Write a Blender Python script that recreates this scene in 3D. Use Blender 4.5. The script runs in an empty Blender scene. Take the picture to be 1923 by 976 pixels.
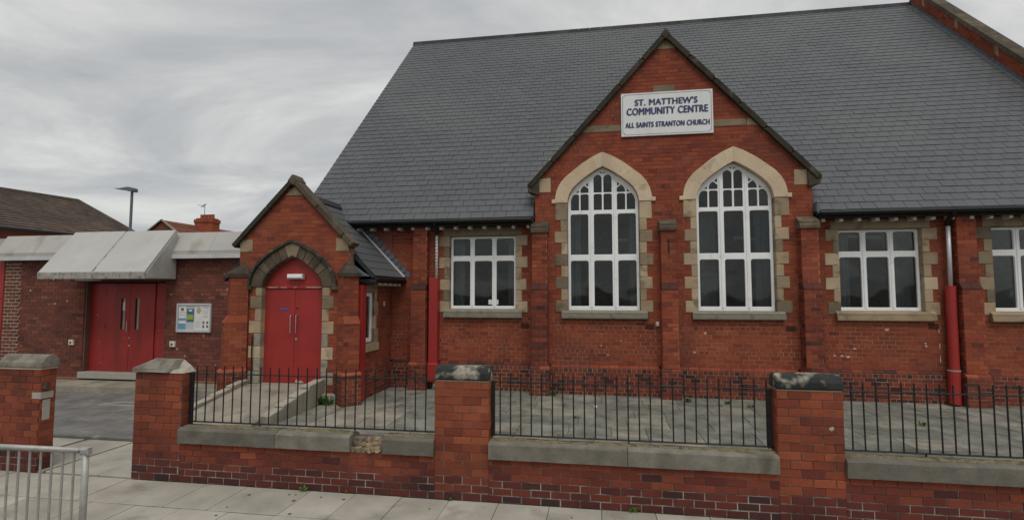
import bpy, math, random
from mathutils import Vector, Matrix
R = random.Random(7)
sc = bpy.context.scene
COL = sc.collection

# ------------------------------------------------------------------ camera
H = 2.48
cam = bpy.data.objects.new('camera', bpy.data.cameras.new('camera'))
COL.objects.link(cam)
cam.location = (0, 0, H)
cam.rotation_euler = (math.radians(90 + 3.69), 0, math.radians(9.08))
cam.data.sensor_width = 36; cam.data.lens = 18.0
cam.data.clip_start = 0.1; cam.data.clip_end = 3000
sc.camera = cam

# ------------------------------------------------------------------ light
SUN_EL, SUN_AZ = 60, 18          # soft daylight through cloud, from behind the camera and a little to the right
w = bpy.data.worlds.new('World'); sc.world = w; w.use_nodes = True
nt = w.node_tree; nt.nodes.clear(); L = nt.links.new
def N(t, **k):
    n = nt.nodes.new(t)
    for a, b in k.items(): setattr(n, a, b)
    return n
wo = N('ShaderNodeOutputWorld'); mx = N('ShaderNodeMixShader')
b1 = N('ShaderNodeBackground'); b2 = N('ShaderNodeBackground')
sky = N('ShaderNodeTexSky', sky_type='NISHITA', sun_disc=False)
sky.sun_elevation = math.radians(SUN_EL); sky.sun_rotation = math.radians(180 - SUN_AZ)
b1.inputs['Strength'].default_value = 0.1
L(sky.outputs[0], b1.inputs['Color'])
tc = N('ShaderNodeTexCoord'); sx = N('ShaderNodeSeparateXYZ'); L(tc.outputs['Generated'], sx.inputs[0])
def wm(op, a, b=None, clamp=False):
    n = N('ShaderNodeMath', operation=op, use_clamp=clamp)
    for i, v in enumerate((a, b)):
        if v is None: continue
        if isinstance(v, (int, float)): n.inputs[i].default_value = v
        else: L(v, n.inputs[i])
    return n.outputs[0]
zz = wm('ADD', wm('MAXIMUM', sx.outputs[2], 0.0), 0.22)
cv = N('ShaderNodeCombineXYZ')
L(wm('DIVIDE', sx.outputs[0], zz), cv.inputs[0]); L(wm('DIVIDE', sx.outputs[1], zz), cv.inputs[1])
mp = N('ShaderNodeMapping'); mp.inputs['Rotation'].default_value = (0, 0, math.radians(-14)); mp.inputs['Scale'].default_value = (0.66, 1.0, 1)
mp.inputs['Location'].default_value = (0.35, 0.1, 0)
L(cv.outputs[0], mp.inputs['Vector'])
n1 = N('ShaderNodeTexNoise'); n1.inputs['Scale'].default_value = 1.7; n1.inputs['Detail'].default_value = 9; n1.inputs['Roughness'].default_value = .56
n1.inputs['Distortion'].default_value = .5
L(mp.outputs[0], n1.inputs['Vector'])
cr = N('ShaderNodeValToRGB'); L(n1.outputs['Fac'], cr.inputs['Fac'])
e = cr.color_ramp.elements
e[0].position = .34; e[0].color = (.335, .35, .372, 1)
e[1].position = .66; e[1].color = (.64, .642, .618, 1)
m_ = cr.color_ramp.elements.new(.50); m_.color = (.455, .463, .466, 1)
L(cr.outputs[0], b2.inputs['Color']); b2.inputs['Strength'].default_value = 1.0
mx.inputs[0].default_value = .96
L(b1.outputs[0], mx.inputs[1]); L(b2.outputs[0], mx.inputs[2]); L(mx.outputs[0], wo.inputs[0])

sl = bpy.data.lights.new('sun', 'SUN'); sl.energy = 1.35; sl.angle = math.radians(38); sl.color = (1, .965, .91)
so = bpy.data.objects.new('sun', sl); COL.objects.link(so)
a_, e_ = math.radians(SUN_AZ), math.radians(SUN_EL)
so.rotation_euler = (Vector((math.sin(a_) * math.cos(e_), -math.cos(a_) * math.cos(e_), math.sin(e_)))).to_track_quat('Z', 'Y').to_euler()
so.location = (5, -20, 30)
sc.view_settings.view_transform = 'Standard'; sc.view_settings.look = 'None'
sc.view_settings.exposure = 0.25; sc.view_settings.gamma = 1.0; sc.view_settings.use_curve_mapping = False

# ------------------------------------------------------------------ materials
def mat(name, col, rough=.8, var=.25, scale=3.0, fine=40.0, bump=.3, tint=None, metal=0.0, spec=.35,
        stain=None, stain_amt=.0, stain_scale=1.3, stain_at=.6, streak=False, bdist=.004):
    """procedural surface: base colour (or a ramp driven by the piece's own 'tint'), mottled by noise, stained by noise, relief"""
    m = bpy.data.materials.new(name); m.use_nodes = True
    t = m.node_tree; p = t.nodes['Principled BSDF']; lk = t.links.new
    def nn(ty): return t.nodes.new(ty)
    geo = nn('ShaderNodeNewGeometry')
    if tint:
        at = nn('ShaderNodeAttribute'); at.attribute_name = 'tint'
        rp = nn('ShaderNodeValToRGB'); lk(at.outputs['Fac'], rp.inputs[0])
        els = rp.color_ramp.elements
        while len(els) < len(tint): els.new(.5)
        for el, (pos, c) in zip(els, tint): el.position = pos; el.color = (*c, 1)
        base = rp.outputs[0]
    else:
        rgb = nn('ShaderNodeRGB'); rgb.outputs[0].default_value = (*col, 1); base = rgb.outputs[0]
    vec = geo.outputs['Position']
    if streak:
        mpp = nn('ShaderNodeMapping'); mpp.inputs['Scale'].default_value = (1, 1, .15); lk(vec, mpp.inputs[0]); svec = mpp.outputs[0]
    else: svec = vec
    def noise(s, d=4, v=None):
        n = nn('ShaderNodeTexNoise'); n.inputs['Scale'].default_value = s; n.inputs['Detail'].default_value = d
        lk(v or vec, n.inputs['Vector']); return n.outputs['Fac']
    def rng(f, lo, hi):
        r = nn('ShaderNodeMapRange'); r.inputs[1].default_value = .3; r.inputs[2].default_value = .7
        r.inputs[3].default_value = lo; r.inputs[4].default_value = hi; lk(f, r.inputs[0]); return r.outputs[0]
    def mul(c, f):
        x = nn('ShaderNodeVectorMath'); x.operation = 'SCALE'; lk(c, x.inputs[0]); lk(f, x.inputs[3]); return x.outputs[0]
    c = mul(base, rng(noise(scale, 5), 1 - var, 1 + var))
    c = mul(c, rng(noise(fine, 3), 1 - var * .6, 1 + var * .6))
    if stain:
        r = nn('ShaderNodeMapRange'); r.inputs[1].default_value = stain_at; r.inputs[2].default_value = stain_at + .14
        r.inputs[3].default_value = 0; r.inputs[4].default_value = stain_amt
        lk(noise(stain_scale, 6, svec), r.inputs[0])
        mix = nn('ShaderNodeMix'); mix.data_type = 'RGBA'
        lk(r.outputs[0], mix.inputs[0]); lk(c, mix.inputs[6]); mix.inputs[7].default_value = (*stain, 1)
        c = mix.outputs[2]
    lk(c, p.inputs['Base Color'])
    p.inputs['Roughness'].default_value = rough; p.inputs['Metallic'].default_value = metal
    p.inputs['Specular IOR Level'].default_value = spec
    if bump:
        b = nn('ShaderNodeBump'); b.inputs['Strength'].default_value = bump; b.inputs['Distance'].default_value = bdist
        lk(noise(fine * 1.7, 5), b.inputs['Height']); lk(b.outputs[0], p.inputs['Normal'])
    return m

M = {}
M['brick'] = mat('hall_brick', None, .88, .16, 1.4, 45, .35, tint=[(0, (.050, .022, .020)), (.25, (.155, .032, .020)), (.6, (.255, .056, .025)), (1, (.33, .088, .040))],
                 stain=(.11, .036, .023), stain_amt=.5, stain_scale=.8, stain_at=.54)
M['wallbrick'] = mat('boundary_brick', None, .85, .22, 2.2, 55, .5, tint=[(0, (.035, .017, .018)), (.3, (.10, .022, .016)), (.65, (.20, .045, .021)), (1, (.32, .088, .036))],
                 stain=(.06, .026, .019), stain_amt=.4, stain_scale=3.0, stain_at=.58)
M['annexbrick'] = mat('annex_brick', None, .88, .2, 1.8, 50, .35, tint=[(0, (.085, .034, .027)), (.5, (.17, .055, .037)), (1, (.26, .088, .052))],
                 stain=(.33, .27, .22), stain_amt=.3, stain_scale=5, stain_at=.72)
M['mortar'] = mat('old_mortar', (.24, .135, .09), .95, .35, 1.0, 60, .3, stain=(.34, .26, .19), stain_amt=.8, stain_scale=1.1, stain_at=.5)
M['mortarmid'] = mat('repointed_mortar', (.36, .245, .165), .95, .3, 1.2, 60, .3, stain=(.20, .11, .075), stain_amt=.8, stain_scale=1.3, stain_at=.52)
M['mortarlight'] = mat('pale_mortar', (.40, .33, .235), .95, .2, 1.5, 60, .3)
M['mortardark'] = mat('weathered_mortar', (.15, .12, .10), .95, .35, 2.0, 60, .3, stain=(.32, .29, .25), stain_amt=.8, stain_scale=2.6, stain_at=.52)
M['mortarpale'] = mat('fresh_pale_mortar', (.52, .43, .32), .95, .15, 3, 60, .3)
M['mortarpatch'] = mat('grey_lime_mortar', (.36, .33, .28), .95, .3, 3, 60, .4, stain=(.11, .075, .06), stain_amt=.92, stain_scale=3.4, stain_at=.45)
M['mortarannex'] = mat('annex_mortar', (.155, .072, .052), .95, .2, 2.0, 60, .3)
M['stone'] = mat('buff_sandstone', None, .9, .17, 2.5, 45, .4, tint=[(0, (.17, .135, .09)), (.5, (.36, .27, .17)), (1, (.48, .385, .26))],
                 stain=(.10, .08, .055), stain_amt=.7, stain_scale=3.6, stain_at=.54)
M['archstone'] = mat('painted_arch_stone', None, .85, .13, 2.0, 40, .3, tint=[(0, (.50, .355, .225)), (1, (.62, .50, .35))],
                 stain=(.15, .125, .085), stain_amt=.6, stain_scale=2.6, stain_at=.60)
M['greystone'] = mat('grey_sill_stone', None, .9, .2, 4, 50, .4, tint=[(0, (.17, .155, .12)), (1, (.31, .28, .215))],
                 stain=(.07, .065, .05), stain_amt=.6, stain_scale=4, stain_at=.55)
M['sootstone'] = mat('soot_dark_stone', None, .92, .3, 5, 50, .5, tint=[(0, (.035, .03, .022)), (.5, (.075, .06, .042)), (1, (.15, .115, .075))],
                 stain=(.16, .145, .10), stain_amt=.5, stain_scale=5, stain_at=.6)
M['coping'] = mat('weathered_coping_concrete', None, .93, .22, 6, 70, .55, tint=[(0, (.13, .12, .098)), (1, (.205, .19, .155))],
                 stain=(.05, .047, .038), stain_amt=.7, stain_scale=3.0, stain_at=.55)
M['capblack'] = mat('blackened_cap_stone', (.025, .027, .026), .85, .35, 5, 60, .5, stain=(.34, .315, .25), stain_amt=.95, stain_scale=5.5, stain_at=.53)
M['capgrey'] = mat('grey_cap_stone', (.20, .185, .15), .93, .3, 7, 70, .7, stain=(.07, .065, .05), stain_amt=.6, stain_scale=6, stain_at=.54)
M['slate'] = mat('roof_slate', None, .5, .07, .6, 25, .12, tint=[(0, (.070, .073, .080)), (.5, (.079, .083, .090)), (1, (.090, .094, .099))], spec=.45,
                 stain=(.105, .118, .112), stain_amt=.5, stain_scale=.22, stain_at=.50)
M['slatedeck'] = mat('roof_underlay', (.028, .03, .036), .9, .2)
M['ridge'] = mat('ridge_tile_clay', None, .8, .2, 4, 40, .2, tint=[(0, (.022, .022, .024)), (1, (.045, .044, .044))])
M['lead'] = mat('lead_flashing', (.12, .14, .16), .55, .25, 6, 50, .2, metal=.2)
M['white'] = mat('white_upvc', (.84, .845, .835), .35, .05, 2, 20, .0, spec=.5, stain=(.42, .41, .38), stain_amt=.4, stain_scale=5, stain_at=.62)
M['signwhite'] = mat('sign_white_board', (.74, .745, .73), .4, .03, 2, 20, .0, stain=(.56, .55, .51), stain_amt=.5, stain_scale=2.0, stain_at=.58, streak=True)
M['ink'] = mat('sign_blue_ink', (.022, .038, .135), .5, .05, 2, 20, 0)
M['inkshade'] = mat('sign_grey_ink', (.20, .21, .22), .5, .05, 2, 20, 0)
M['red'] = mat('red_gloss_paint', (.32, .026, .022), .45, .12, 1.5, 30, .08, spec=.4, stain=(.19, .024, .017), stain_amt=.8, stain_scale=2.2, stain_at=.52, streak=True)
M['chip'] = mat('bare_wood_chip', (.40, .33, .27), .9, .2)
M['black'] = mat('black_iron_paint', (.011, .011, .013), .45, .3, 8, 60, .2, spec=.4, stain=(.045, .028, .02), stain_amt=.5, stain_scale=14, stain_at=.6)
M['gutter'] = mat('black_plastic_gutter', (.008, .008, .009), .4, .1)
M['darktimber'] = mat('dark_soffit_board', (.014, .013, .012), .8, .2)
M['cream'] = mat('pale_bracket_paint', (.62, .58, .48), .8, .25, 9, 50, .2)
M['galv'] = mat('galvanised_steel', (.36, .35, .325), .5, .15, 9, 60, .15, metal=.3, stain=(.24, .19, .14), stain_amt=.5, stain_scale=9, stain_at=.6)
M['steel'] = mat('brushed_steel', (.6, .6, .6), .28, .05, metal=.9)
M['alu'] = mat('aluminium_frame', (.56, .565, .58), .4, .08, metal=.3)
M['clad'] = mat('pale_roof_cladding', (.40, .385, .355), .7, .08, 1.6, 30, .12, stain=(.24, .22, .19), stain_amt=.55, stain_scale=2.6, stain_at=.54, streak=True)
M['cladedge'] = mat('flaking_canopy_edge', (.36, .34, .30), .8, .2, 6, 40, .3, stain=(.12, .12, .115), stain_amt=.85, stain_scale=11, stain_at=.52)
M['canopy'] = mat('pale_canopy_felt', (.44, .435, .415), .75, .05, 1.2, 30, .1, stain=(.36, .35, .32), stain_amt=.4, stain_scale=1.8, stain_at=.56)
M['trim'] = mat('white_gutter_trim', (.52, .53, .525), .5, .1, 3, 30, .05)
M['pave'] = mat('pavement_slab', None, .9, .17, 2.2, 60, .45, tint=[(0, (.31, .285, .24)), (.5, (.355, .33, .28)), (1, (.41, .38, .325))],
                 stain=(.13, .12, .10), stain_amt=.45, stain_scale=2.3, stain_at=.57)
M['flag'] = mat('yard_flagstone', None, .92, .36, 2.6, 45, .5, tint=[(0, (.125, .126, .103)), (.5, (.168, .168, .140)), (1, (.26, .232, .185))],
                 stain=(.30, .295, .245), stain_amt=.45, stain_scale=5.5, stain_at=.58)
M['joint'] = mat('slab_joint_grit', (.085, .08, .062), .95, .3, 4, 60, .3)
M['tarmac'] = mat('driveway_tarmac', (.15, .145, .135), .93, .3, 2.2, 50, .6, stain=(.30, .28, .24), stain_amt=.7, stain_scale=3.2, stain_at=.58)
M['asphalt'] = mat('road_asphalt', (.055, .054, .052), .93, .2, 1.2, 90, .5)
M['concrete'] = mat('rough_concrete', (.27, .245, .195), .92, .2, 2.2, 60, .5, stain=(.12, .108, .085), stain_amt=.6, stain_scale=2.6, stain_at=.54)
M['kerbtop'] = mat('pale_cement_edge', (.36, .33, .27), .92, .2, 4, 60, .5, stain=(.16, .145, .115), stain_amt=.6, stain_scale=4, stain_at=.56)
M['threshold'] = mat('pale_threshold_stone', (.36, .34, .285), .85, .12, 3, 50, .3, stain=(.22, .2, .165), stain_amt=.5, stain_scale=3, stain_at=.55)
M['ground'] = mat('ground_earth', (.09, .085, .07), .95, .3, .05, 2, 0)
M['tile'] = mat('brown_concrete_tile', None, .85, .2, .5, 9, .2, tint=[(0, (.055, .042, .033)), (.5, (.083, .062, .048)), (1, (.115, .083, .06))],
                 stain=(.23, .105, .035), stain_amt=.55, stain_scale=.55, stain_at=.57)
M['redtile'] = mat('red_clay_tile', None, .85, .2, 1.2, 9, .2, tint=[(0, (.13, .045, .03)), (1, (.24, .085, .05))])
M['leaf'] = mat('weed_leaf', None, .6, .2, 20, 60, 0, tint=[(0, (.045, .10, .018)), (1, (.12, .20, .035))])
M['inner'] = mat('dim_interior', (.16, .165, .15), .9, .3, .8, 8, 0)
M['drape'] = mat('hall_curtain_cloth', (.26, .27, .26), .9, .15, 3, 20, 0)
M['lampgrey'] = mat('dull_grey_lamp_paint', (.115, .122, .135), .5, .12, 3, 30, .05)
M['silt'] = mat('moss_and_silt', (.20, .165, .095), .95, .4, 9, 60, .6, stain=(.06, .05, .035), stain_amt=.8, stain_scale=9, stain_at=.5)
M['blue'] = mat('blue_plaque', (.03, .11, .33), .4, .05)
M['paper'] = mat('notice_paper', (.70, .70, .66), .8, .03)
M['paperblue'] = mat('notice_blue', (.13, .33, .47), .7, .1)
M['paperteal'] = mat('notice_teal', (.045, .16, .25), .7, .2)
M['paperlime'] = mat('notice_lime', (.33, .40, .07), .7, .15)
M['papertan'] = mat('notice_tan', (.45, .36, .24), .7, .2)
M['print'] = mat('notice_print', (.12, .13, .13), .8, .1)
M['panebeige'] = mat('blind_behind_glass', (.36, .31, .225), .3, .1, 6, 30, 0, spec=.5)
M['orange'] = mat('chimney_pot_clay', (.30, .085, .045), .85, .2)
def glass():
    m = bpy.data.materials.new('window_glass'); m.use_nodes = True
    t = m.node_tree; p = t.nodes['Principled BSDF']; lk = t.links.new
    geo = t.nodes.new('ShaderNodeNewGeometry')
    t.nodes.remove(p); gl = t.nodes.new('ShaderNodeBsdfGlossy'); gl.inputs['Roughness'].default_value = .04; tr = t.nodes.new('ShaderNodeBsdfTransparent'); tr.inputs[0].default_value = (.80, .84, .83, 1)
    fr = t.nodes.new('ShaderNodeFresnel'); fr.inputs[0].default_value = 1.5; mxs = t.nodes.new('ShaderNodeMixShader'); lk(fr.outputs[0], mxs.inputs[0]); lk(tr.outputs[0], mxs.inputs[1]); lk(gl.outputs[0], mxs.inputs[2])
    lk(mxs.outputs[0], t.nodes['Material Output'].inputs[0])
    n2 = t.nodes.new('ShaderNodeTexNoise'); n2.inputs['Scale'].default_value = 1.3; n2.inputs['Detail'].default_value = 1
    lk(geo.outputs['Position'], n2.inputs['Vector'])
    b = t.nodes.new('ShaderNodeBump'); b.inputs['Strength'].default_value = .35; b.inputs['Distance'].default_value = .03
    lk(n2.outputs['Fac'], b.inputs['Height']); lk(b.outputs[0], gl.inputs['Normal']); lk(b.outputs[0], fr.inputs['Normal'])
    return m
M['glass'] = glass()

# ------------------------------------------------------------------ mesh helpers
class MB:
    def __init__(s): s.v = []; s.f = []; s.t = []
    def add(s, v, f, tint=.5):
        o = len(s.v); s.v += v; s.f += [tuple(i + o for i in q) for q in f]; s.t += [tint] * len(f); return s
    def box(s, x0, x1, y0, y1, z0, z1, tint=.5): v, f = box(x0, x1, y0, y1, z0, z1); return s.add(v, f, tint)
BF = [(0, 3, 2, 1), (4, 5, 6, 7), (0, 1, 5, 4), (1, 2, 6, 5), (2, 3, 7, 6), (3, 0, 4, 7)]
def box(x0, x1, y0, y1, z0, z1):
    return [(x0, y0, z0), (x1, y0, z0), (x1, y1, z0), (x0, y1, z0), (x0, y0, z1), (x1, y0, z1), (x1, y1, z1), (x0, y1, z1)], BF
def cbox(x0, x1, y0, y1, z0, z1, c=.012, j=0.0):
    """block whose edges are chamfered on every side"""
    v = []
    def q(): return R.uniform(-j, j) if j else 0
    for (yy, k) in ((y0, c), (y0 + c, 0), (y1 - c, 0), (y1, c)):
        for (sx_, sz_) in ((0, 0), (1, 0), (1, 1), (0, 1)):
            v.append(((x1 - k if sx_ else x0 + k) + q(), yy + q(), (z1 - k if sz_ else z0 + k) + q()))
    f = [(0, 1, 2, 3), (15, 14, 13, 12)]
    for r in range(3):
        for i in range(4):
            f.append((r * 4 + i, r * 4 + 4 + i, r * 4 + 4 + (i + 1) % 4, r * 4 + (i + 1) % 4))
    return v, f
def prism(poly, y0, y1):
    """outline in (x, z), extruded along y"""
    n = len(poly)
    v = [(x, y0, z) for x, z in poly] + [(x, y1, z) for x, z in poly]
    a = sum(poly[i][0] * poly[(i + 1) % n][1] - poly[(i + 1) % n][0] * poly[i][1] for i in range(n))
    idx = list(range(n))
    f = [tuple(idx), tuple(reversed([i + n for i in idx]))] + [(i, i + n, (i + 1) % n + n, (i + 1) % n) for i in idx]
    if a < 0: f = [tuple(reversed(q)) for q in f]
    return v, f
def prismx(poly, x0, x1):
    """outline in (y, z), extruded along x"""
    v, f = prism(poly, x0, x1)
    return [(b, a, c) for a, b, c in v], [tuple(reversed(q)) for q in f]
def cprism(poly, y0, y1, c=.01):
    """extruded outline with a chamfered front edge (front at y0)"""
    n = len(poly); cx_ = sum(p[0] for p in poly) / n; cz_ = sum(p[1] for p in poly) / n
    a = sum(poly[i][0] * poly[(i + 1) % n][1] - poly[(i + 1) % n][0] * poly[i][1] for i in range(n))
    if a < 0: poly = poly[::-1]
    ins = []
    for x, z in poly:
        d = math.hypot(x - cx_, z - cz_) or 1
        k = max(0, 1 - c * 1.3 / d); ins.append((cx_ + (x - cx_) * k, cz_ + (z - cz_) * k))
    v = [(x, y0, z) for x, z in ins] + [(x, y0 + c, z) for x, z in poly] + [(x, y1, z) for x, z in poly]
    f = [tuple(range(n)), tuple(reversed(range(2 * n, 3 * n)))]
    for r in (0, 1):
        for i in range(n): f.append((r * n + i, r * n + n + i, r * n + n + (i + 1) % n, r * n + (i + 1) % n))
    return v, f
def tube(path, r, n=8, caps=True):
    v = []; f = []
    P = [Vector(p) for p in path]
    for i, p in enumerate(P):
        d = (P[min(i + 1, len(P) - 1)] - P[max(i - 1, 0)]).normalized()
        up = Vector((0, 0, 1)) if abs(d.z) < .9 else Vector((0, 1, 0))
        a = d.cross(up).normalized(); b = a.cross(d)
        rr = r[i] if isinstance(r, (list, tuple)) else r
        for k in range(n):
            t = 2 * math.pi * k / n
            v.append(tuple(p + a * rr * math.cos(t) + b * rr * math.sin(t)))
    for i in range(len(P) - 1):
        for k in range(n):
            f.append((i * n + k, i * n + (k + 1) % n, i * n + n + (k + 1) % n, i * n + n + k))
    if caps:
        f.append(tuple(reversed(range(n)))); f.append(tuple(range((len(P) - 1) * n, len(P) * n)))
    return v, f
def xform(v, ox, oy, ang):
    """turn a shape built round the origin about z and move it"""
    c, s = math.cos(ang), math.sin(ang)
    return [(ox + x * c - y * s, oy + x * s + y * c, z) for x, y, z in v]

def link_mesh(name, v, f, m, parent=None, off=(0, 0, 0), tint=None, smooth=False):
    me = bpy.data.meshes.new(name)
    ox, oy, oz = off
    me.from_pydata([(x - ox, y - oy, z - oz) for x, y, z in v], [], f)
    me.materials.append(M[m] if isinstance(m, str) else m)
    at = me.attributes.new('tint', 'FLOAT', 'FACE')
    if tint is None: tint = .5
    at.data.foreach_set('value', tint if isinstance(tint, list) else [tint] * len(f))
    if smooth: me.polygons.foreach_set('use_smooth', [True] * len(f))
    o = bpy.data.objects.new(name, me); COL.objects.link(o)
    if parent: o.parent = parent
    return o

class Thing:
    """an Empty at the base of a thing; its parts hang below it"""
    def __init__(s, name, label, cat, loc, group=None, kind=None):
        o = bpy.data.objects.new(name, None); COL.objects.link(o); o.location = loc; o.empty_display_size = .3
        s.o = o; s.loc = loc; s.pool = []
        if kind: o['kind'] = kind
        if label: o['label'] = label
        if cat: o['category'] = cat
        if group: o['group'] = group
    def part(s, name, vf, m, parent=None, tint=None, label=None, kind=None, smooth=False):
        if isinstance(vf, MB): v, f, t = vf.v, vf.f, vf.t
        else: v, f = vf; t = tint
        o = link_mesh(name, v, f, m, parent or s.o, s.loc, t if tint is None else tint, smooth)
        if label: o['label'] = label
        if kind: o['kind'] = kind
        return o
    def piece(s, name, vf, m, tint=.5, parent=None):
        """one of many alike pieces: the 300 that show largest become parts, the rest one joined part"""
        s.pool.append((name, vf[0], vf[1], m, tint, parent or s.o))
    def flush(s, joined):
        names = {}
        for p in s.pool: names.setdefault(p[0], []).append(p)
        for nm, ps in names.items():
            def key(p):
                c = [sum(q[i] for q in p[1]) / len(p[1]) for i in range(3)]
                ext = sorted(max(q[i] for q in p[1]) - min(q[i] for q in p[1]) for i in range(3))
                d = (Vector(c) - cam.location); q = cam.rotation_euler.to_matrix().transposed() @ d
                z = -q.z
                inside = z > 0 and abs(q.x / z) < 1.0 and abs(q.y / z) < .515
                return -(ext[1] * ext[2] / (d.length_squared)) * (1 if inside else .0001)
            ps.sort(key=key)
            for p in ps[:300]: s.part(nm, (p[1], p[2]), p[3], p[5], p[4])
            rest = {}
            for p in ps[300:]: rest.setdefault((p[5].name, p[3]), []).append(p)
            for k, g in rest.items():
                b = MB()
                for p in g: b.add(p[1], p[2], p[4])
                s.part(joined.get(nm, nm + '_field'), b, k[1], g[0][5], kind='stuff')
        s.pool = []
def solo(name, vf, m, label=None, cat=None, kind=None, group=None, tint=None, loc=None):
    """a thing (or a piece of the setting) that is one mesh"""
    if isinstance(vf, MB): v, f, t = vf.v, vf.f, vf.t
    else: v, f = vf; t = tint
    loc = loc or (0, 0, 0)
    o = link_mesh(name, v, f, m, None, loc, t); o.location = loc
    for k, x in (('label', label), ('category', cat), ('kind', kind), ('group', group)):
        if x: o[k] = x
    return o

class Plane:
    """vertical wall face: u runs along it, d sticks out of it"""
    def __init__(s, ox, oy, ang):
        s.ox, s.oy = ox, oy; s.c, s.s = math.cos(ang), math.sin(ang)
    def __call__(s, u, d, z):            # outward normal = (sin, -cos)
        return (s.ox + u * s.c + d * s.s, s.oy + u * s.s - d * s.c, z)
FRONT = lambda y: Plane(0, y, 0)
LB, CH = .23, .0938
def sub(iv, holes):
    for h in holes:
        out = []
        for a, b in iv:
            if h[1] <= a or h[0] >= b: out.append((a, b)); continue
            if h[0] > a: out.append((a, h[0]))
            if h[1] < b: out.append((h[1], b))
        iv = out
    return iv
def bricks(thing, P, z0, z1, iv, m='brick', mortar='mortar', bond='garden', parent=None, tintf=None, proud=.007, thick=.25,
           joint=.011, phase=0, wallname='wall', u0=0., cham=0., backing=True, ch=CH, name='brick'):
    """a brick face: a mortar body course by course and every brick in front of it; iv(z) gives the solid stretches of a course"""
    n = max(1, int(round((z1 - z0) / ch))); ch = (z1 - z0) / n
    body = MB()
    for i in range(n):
        za, zb = z0 + i * ch, z0 + (i + 1) * ch; zm = (za + zb) / 2
        for a, b in iv(zm):
            if b - a < .02: continue
            if backing:
                v = [P(a, -thick, za), P(b, -thick, za), P(b, 0, za), P(a, 0, za), P(a, -thick, zb), P(b, -thick, zb), P(b, 0, zb), P(a, 0, zb)]
                body.add(v, [(3, 2, 1, 0), (4, 5, 6, 7)[::-1], (0, 1, 5, 4), (1, 2, 6, 5), (2, 3, 7, 6), (3, 0, 4, 7)])
            head = bond == 'garden' and (i + phase) % 6 == 0
            l = LB / 2 if head else LB
            st = u0 + (LB / 4 if head else (0 if (i + phase) % 2 else LB / 2))
            k = math.floor((a - st) / l)
            while True:
                p, q = st + k * l, st + (k + 1) * l; k += 1
                if p >= b: break
                p, q = max(p, a), min(q, b)
                if q - p < .03: continue
                pj = joint / 2
                g = proud + R.uniform(-.002, .003)
                p2, q2 = p + pj, q - pj; a2, b2 = za + pj * R.uniform(.75, 1.25), zb - pj * R.uniform(.75, 1.25)
                if p <= a + 1e-6: p2 = p
                if q >= b - 1e-6: q2 = q
                c = cham
                if c:
                    v = [P(p2 + c, g, a2 + c), P(q2 - c, g + R.uniform(-.002, .002), a2 + c), P(q2 - c, g, b2 - c), P(p2 + c, g + R.uniform(-.002, .002), b2 - c),
                         P(p2, g - c, a2), P(q2, g - c, a2), P(q2, g - c, b2), P(p2, g - c, b2),
                         P(p2, -.01, a2), P(q2, -.01, a2), P(q2, -.01, b2), P(p2, -.01, b2)]
                    f = [(0, 1, 2, 3)] + [(r + x, r + 4 + x, r + 4 + (x + 1) % 4, r + (x + 1) % 4) for r in (0, 4) for x in range(4)]
                else:
                    v = [P(p2, g, a2), P(q2, g, a2), P(q2, g, b2), P(p2, g, b2), P(p2, -.01, a2), P(q2, -.01, a2), P(q2, -.01, b2), P(p2, -.01, b2)]
                    f = [(0, 1, 2, 3), (0, 4, 5, 1), (1, 5, 6, 2), (2, 6, 7, 3), (3, 7, 4, 0)]
                t = tintf((p + q) / 2, zm) if tintf else min(1, max(0, R.gauss(.55, .13)))
                thing.piece(name, (v, f), m, t, parent)
    if backing: return thing.part(wallname, body, mortar, parent)

def shape(thing, name, outer, holes, y, depth, m, parent=None, bevel=.004, label=None, open_=0.):
    """a flat plate in the x,z plane with true holes, rounded edges (front at y)"""
    cu = bpy.data.curves.new(name, 'CURVE'); cu.dimensions = '2D'; cu.fill_mode = 'BOTH'
    cu.extrude = depth / 2 - bevel; cu.bevel_depth = bevel; cu.bevel_resolution = 1; cu.offset = -bevel
    for poly in [outer] + [grow(h, open_) if len(h) > 4 else h for h in holes]:
        s = cu.splines.new('POLY'); s.points.add(len(poly) - 1)
        for pt, (x, z) in zip(s.points, poly): pt.co = (x, z, 0, 1)
        s.use_cyclic_u = True
    tmp = bpy.data.objects.new('tmp', cu); COL.objects.link(tmp)
    dg = bpy.context.evaluated_depsgraph_get()
    me = bpy.data.meshes.new_from_object(tmp.evaluated_get(dg))
    v = [(p.co.x, y + depth / 2 - p.co.z, p.co.y) for p in me.vertices]      # curve z -> -y
    f = [tuple(p.vertices) for p in me.polygons]
    bpy.data.objects.remove(tmp); bpy.data.curves.remove(cu); bpy.data.meshes.remove(me)
    return thing.part(name, (v, f), m, parent, label=label)
def rrect(x0, x1, z0, z1, r=.0, top=True, bot=False):
    p = []
    def arc(cx_, cz_, a0, a1, rr):
        for i in range(5):
            a = math.radians(a0 + (a1 - a0) * i / 4); p.append((cx_ + rr * math.cos(a), cz_ + rr * math.sin(a)))
    if bot and r: arc(x0 + r, z0 + r, 180, 270, r); arc(x1 - r, z0 + r, 270, 360, r)
    else: p += [(x0, z0), (x1, z0)]
    if top and r: arc(x1 - r, z1 - r, 0, 90, r); arc(x0 + r, z1 - r, 90, 180, r)
    else: p += [(x1, z1), (x0, z1)]
    return p
def pane(thing, parent, poly, y, m='glass'):
    thing.part('pane', prism(poly, y, y + .012), m, parent)
def grow(poly, d):
    cx_ = (min(p[0] for p in poly) + max(p[0] for p in poly)) / 2; cz_ = (min(p[1] for p in poly) + max(p[1] for p in poly)) / 2
    return [(x + math.copysign(d, x - cx_), z + math.copysign(d, z - cz_)) for x, z in poly]

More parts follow.
